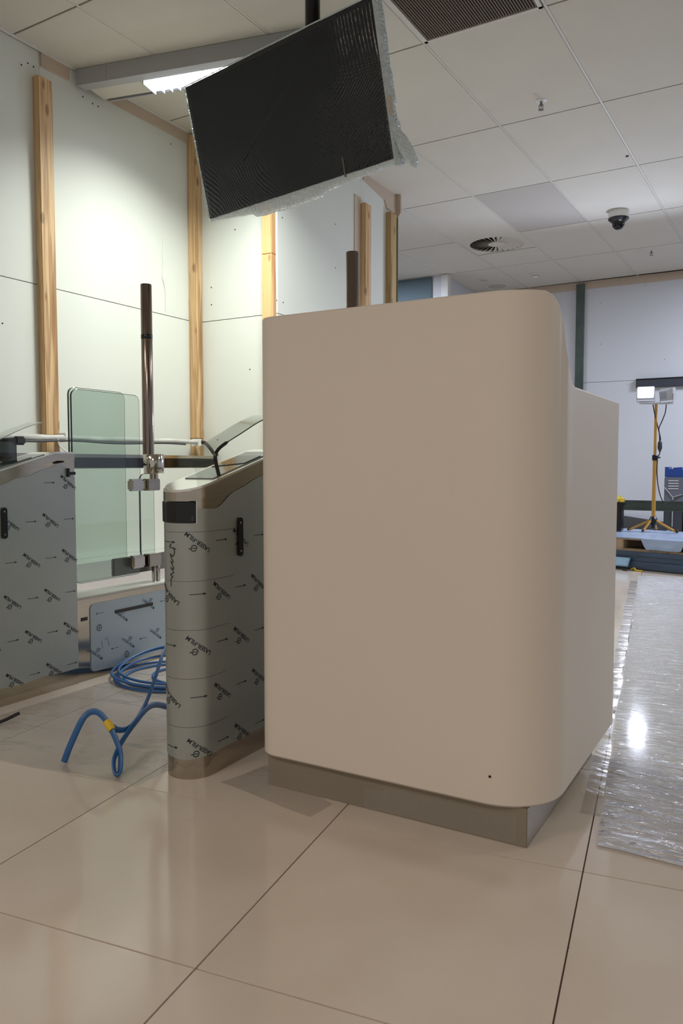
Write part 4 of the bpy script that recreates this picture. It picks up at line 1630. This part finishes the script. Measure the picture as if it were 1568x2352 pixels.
# its leads
bm = BM()
lead = [(-1.108, 7.545, 1.430), (-1.090, 7.560, 1.33), (-1.062, 7.575, 1.21), (-1.052, 7.58, 1.16), (-1.050, 7.585, 1.10)]
tube(bm, spline(lead, 5), 0.0045, 6)
tube(bm, spline([(-1.004, 7.605, 1.43), (-1.01, 7.605, 1.36), (-1.035, 7.595, 1.28), (-1.058, 7.583, 1.21), (-1.044, 7.588, 1.13), (-1.042, 7.588, 1.08)], 5), 0.0045, 6)
tube(bm, spline([(-1.044, 7.59, 1.04), (-1.048, 7.59, 0.985), (-1.062, 7.575, 0.94), (-1.063, 7.572, 0.80), (-1.045, 7.59, 0.65), (-1.015, 7.615, 0.555), (-0.99, 7.63, 0.53), (-0.94, 7.66, 0.555), (-0.86, 7.70, 0.60), (-0.78, 7.74, 0.62)], 6), 0.0045, 6)
ld = obj('lamp_lead', bm, 'rubber', t, True)
bm = BM()
lathe(bm, [(0.006, 0), (0.020, 0.035), (0.019, 0.085), (0.008, 0.105)], (-1.046, 7.588, 1.0), 10)
obj('lead_joiner', bm, 'tower_dark', ld, True)

# black tool case with a yellow rag on the pallet
c = Vector((-1.385, 7.50, 0.2795))
t = thing('black_tool_stand', 'black ribbed stand on the pallet at the edge of the desk', 'stand', c)
obj('case_body', box(BM(), c.x - 0.13, c.x + 0.045, c.y - 0.06, c.y + 0.06, c.z, c.z + 0.255, 0.004), 'black', t)
for k in range(5):
    obj('rib', box(BM(), c.x - 0.12 + 0.035 * k, c.x - 0.108 + 0.035 * k, c.y - 0.07, c.y - 0.06, c.z + 0.01, c.z + 0.24, 0.001), 'rubber', t)
obj('case_lip', box(BM(), c.x - 0.14, c.x + 0.062, c.y - 0.072, c.y + 0.066, c.z + 0.232, c.z + 0.262, 0.004), 'black', t)
bm = bmesh.new()
bmesh.ops.create_icosphere(bm, subdivisions=4, radius=1)
for v_ in bm.verts:
    n_ = 1 + 0.35 * noise.noise(v_.co * 2.2) + 0.12 * noise.noise(v_.co * 6)
    v_.co = Vector((c.x - 0.04 + v_.co.x * 0.095 * n_, c.y - 0.01 + v_.co.y * 0.06 * n_, c.z + 0.262 + max(0, (v_.co.z + 0.35) * 0.042 * n_)))
tag(obj('yellow_rag', bm, 'rag', None, True), 'crumpled yellow rag lying on the black stand', 'rag')

# steel rail on low posts before the tower
t = thing('steel_rail', 'green grey steel channel rail before the toolbox tower', 'rail', (-1.0, 8.33, 0))
obj('rail_web', box(BM(), -1.95, -0.2, 8.34, 8.345, 0.425, 0.527), 'stud_green', t)
obj('rail_flange', box(BM(), -1.95, -0.2, 8.30, 8.34, 0.518, 0.527), 'stud_green', t)
obj('rail_flange', box(BM(), -1.95, -0.2, 8.30, 8.34, 0.425, 0.434), 'stud_green', t)
for x in (-1.92, -0.25):
    obj('post', box(BM(), x - 0.02, x + 0.02, 8.30, 8.34, 0.0, 0.4245, 0.002), 'stud_green', t)
# toolbox tower
x0, x1, y0, y1 = -1.168, -0.985, 8.85, 9.15
t = thing('toolbox_tower', 'tall grey toolbox tower with blue carrying top by the far wall', 'toolbox', (-1.07, 9.0, 0))
obj('upper_case', box(BM(), x0, x1, y0, y1, 0.40, 0.755, 0.006), 'tower_grey', t)
obj('lower_case', box(BM(), x0, x1, y0, y1, 0.0, 0.398, 0.006), 'tower_dark', t)
bm = BM()
prism_axis(bm, [(x0, 0.757), (x1 + 0.012, 0.757), (x1, 0.80), (x1 - 0.02, 0.862), (x1 - 0.10, 0.855), (x1 - 0.105, 0.84), (x0 + 0.04, 0.84), (x0 + 0.035, 0.862), (x0, 0.862)], y0 + 0.02, y1 - 0.02, 'y')
obj('blue_top', bm, 'tower_blue', t, label='blue carrying top')
for k in range(4):
    obj('vent_slot', box(BM(), x0 + 0.04, x1 - 0.045, y0 - 0.004, y0, 0.63 + 0.028 * k, 0.638 + 0.028 * k), 'white_plastic', t)
bm = BM()
tube(bm, [(x0 + 0.004, y0 - 0.005, 0.645), (x0 + 0.085, y0 - 0.005, 0.545), (x1 - 0.01, y0 - 0.005, 0.575)], 0.004, 6)
tube(bm, [(x0 + 0.087, y0 - 0.005, 0.545), (x0 + 0.087, y0 - 0.005, 0.235)], 0.005, 6)
obj('handle_frame', bm, 'lamp_frame', t, True)
for k in range(2):
    lt = obj('latch', box(BM(), x0 + 0.025 + 0.08 * k, x0 + 0.075 + 0.08 * k, y0 - 0.008, y0, 0.165, 0.205, 0.002), 'grey_metal', t)
    obj('latch_pin', box(BM(), x0 + 0.04 + 0.08 * k, x0 + 0.06 + 0.08 * k, y0 - 0.011, y0 - 0.008, 0.178, 0.192), 'white_plastic', lt)
# darker second case to its right, cut by the frame
t = thing('dark_case', 'dark case with lit dots at the right edge beside the toolbox tower', 'case', (-0.86, 9.0, 0))
obj('case_body', box(BM(), -0.97, -0.72, 8.86, 9.14, 0.0, 0.42, 0.006), 'black', t)
for k in range(3):
    obj('indicator', box(BM(), -0.955 + 0.02 * k, -0.948 + 0.02 * k, 8.857, 8.86, 0.35, 0.357), 'sheet_blue', t)
# dark board leaning at the wall foot
bm = BM()
prism_axis(bm, [(-2.2, 0.0), (-0.3, 0.0), (-0.3, 0.20), (-1.25, 0.235), (-2.2, 0.36)], 9.49, 9.51, 'y')
tag(obj('dark_board', bm, 'dark_board'), 'low dark grey board along the foot of the far wall', 'board')
# bits on the floor
bm = BM()
tube(bm, spline([(-1.15, 6.86, 0.008), (-1.12, 6.845, 0.022), (-1.105, 6.83, 0.008), (-1.05, 6.81, 0.006)], 6), 0.009, 8, 0.6)
tag(obj('yellow_strap', bm, 'yellow_tape', None, True), 'scrap of yellow strap on the floor before the blue stack', 'strap')
tag(obj('black_offcut', box(BM(), -1.205, -1.17, 6.785, 6.80, 0.0005, 0.008, 0.001), 'rubber'), 'small black offcut on the floor before the blue stack', 'offcut')
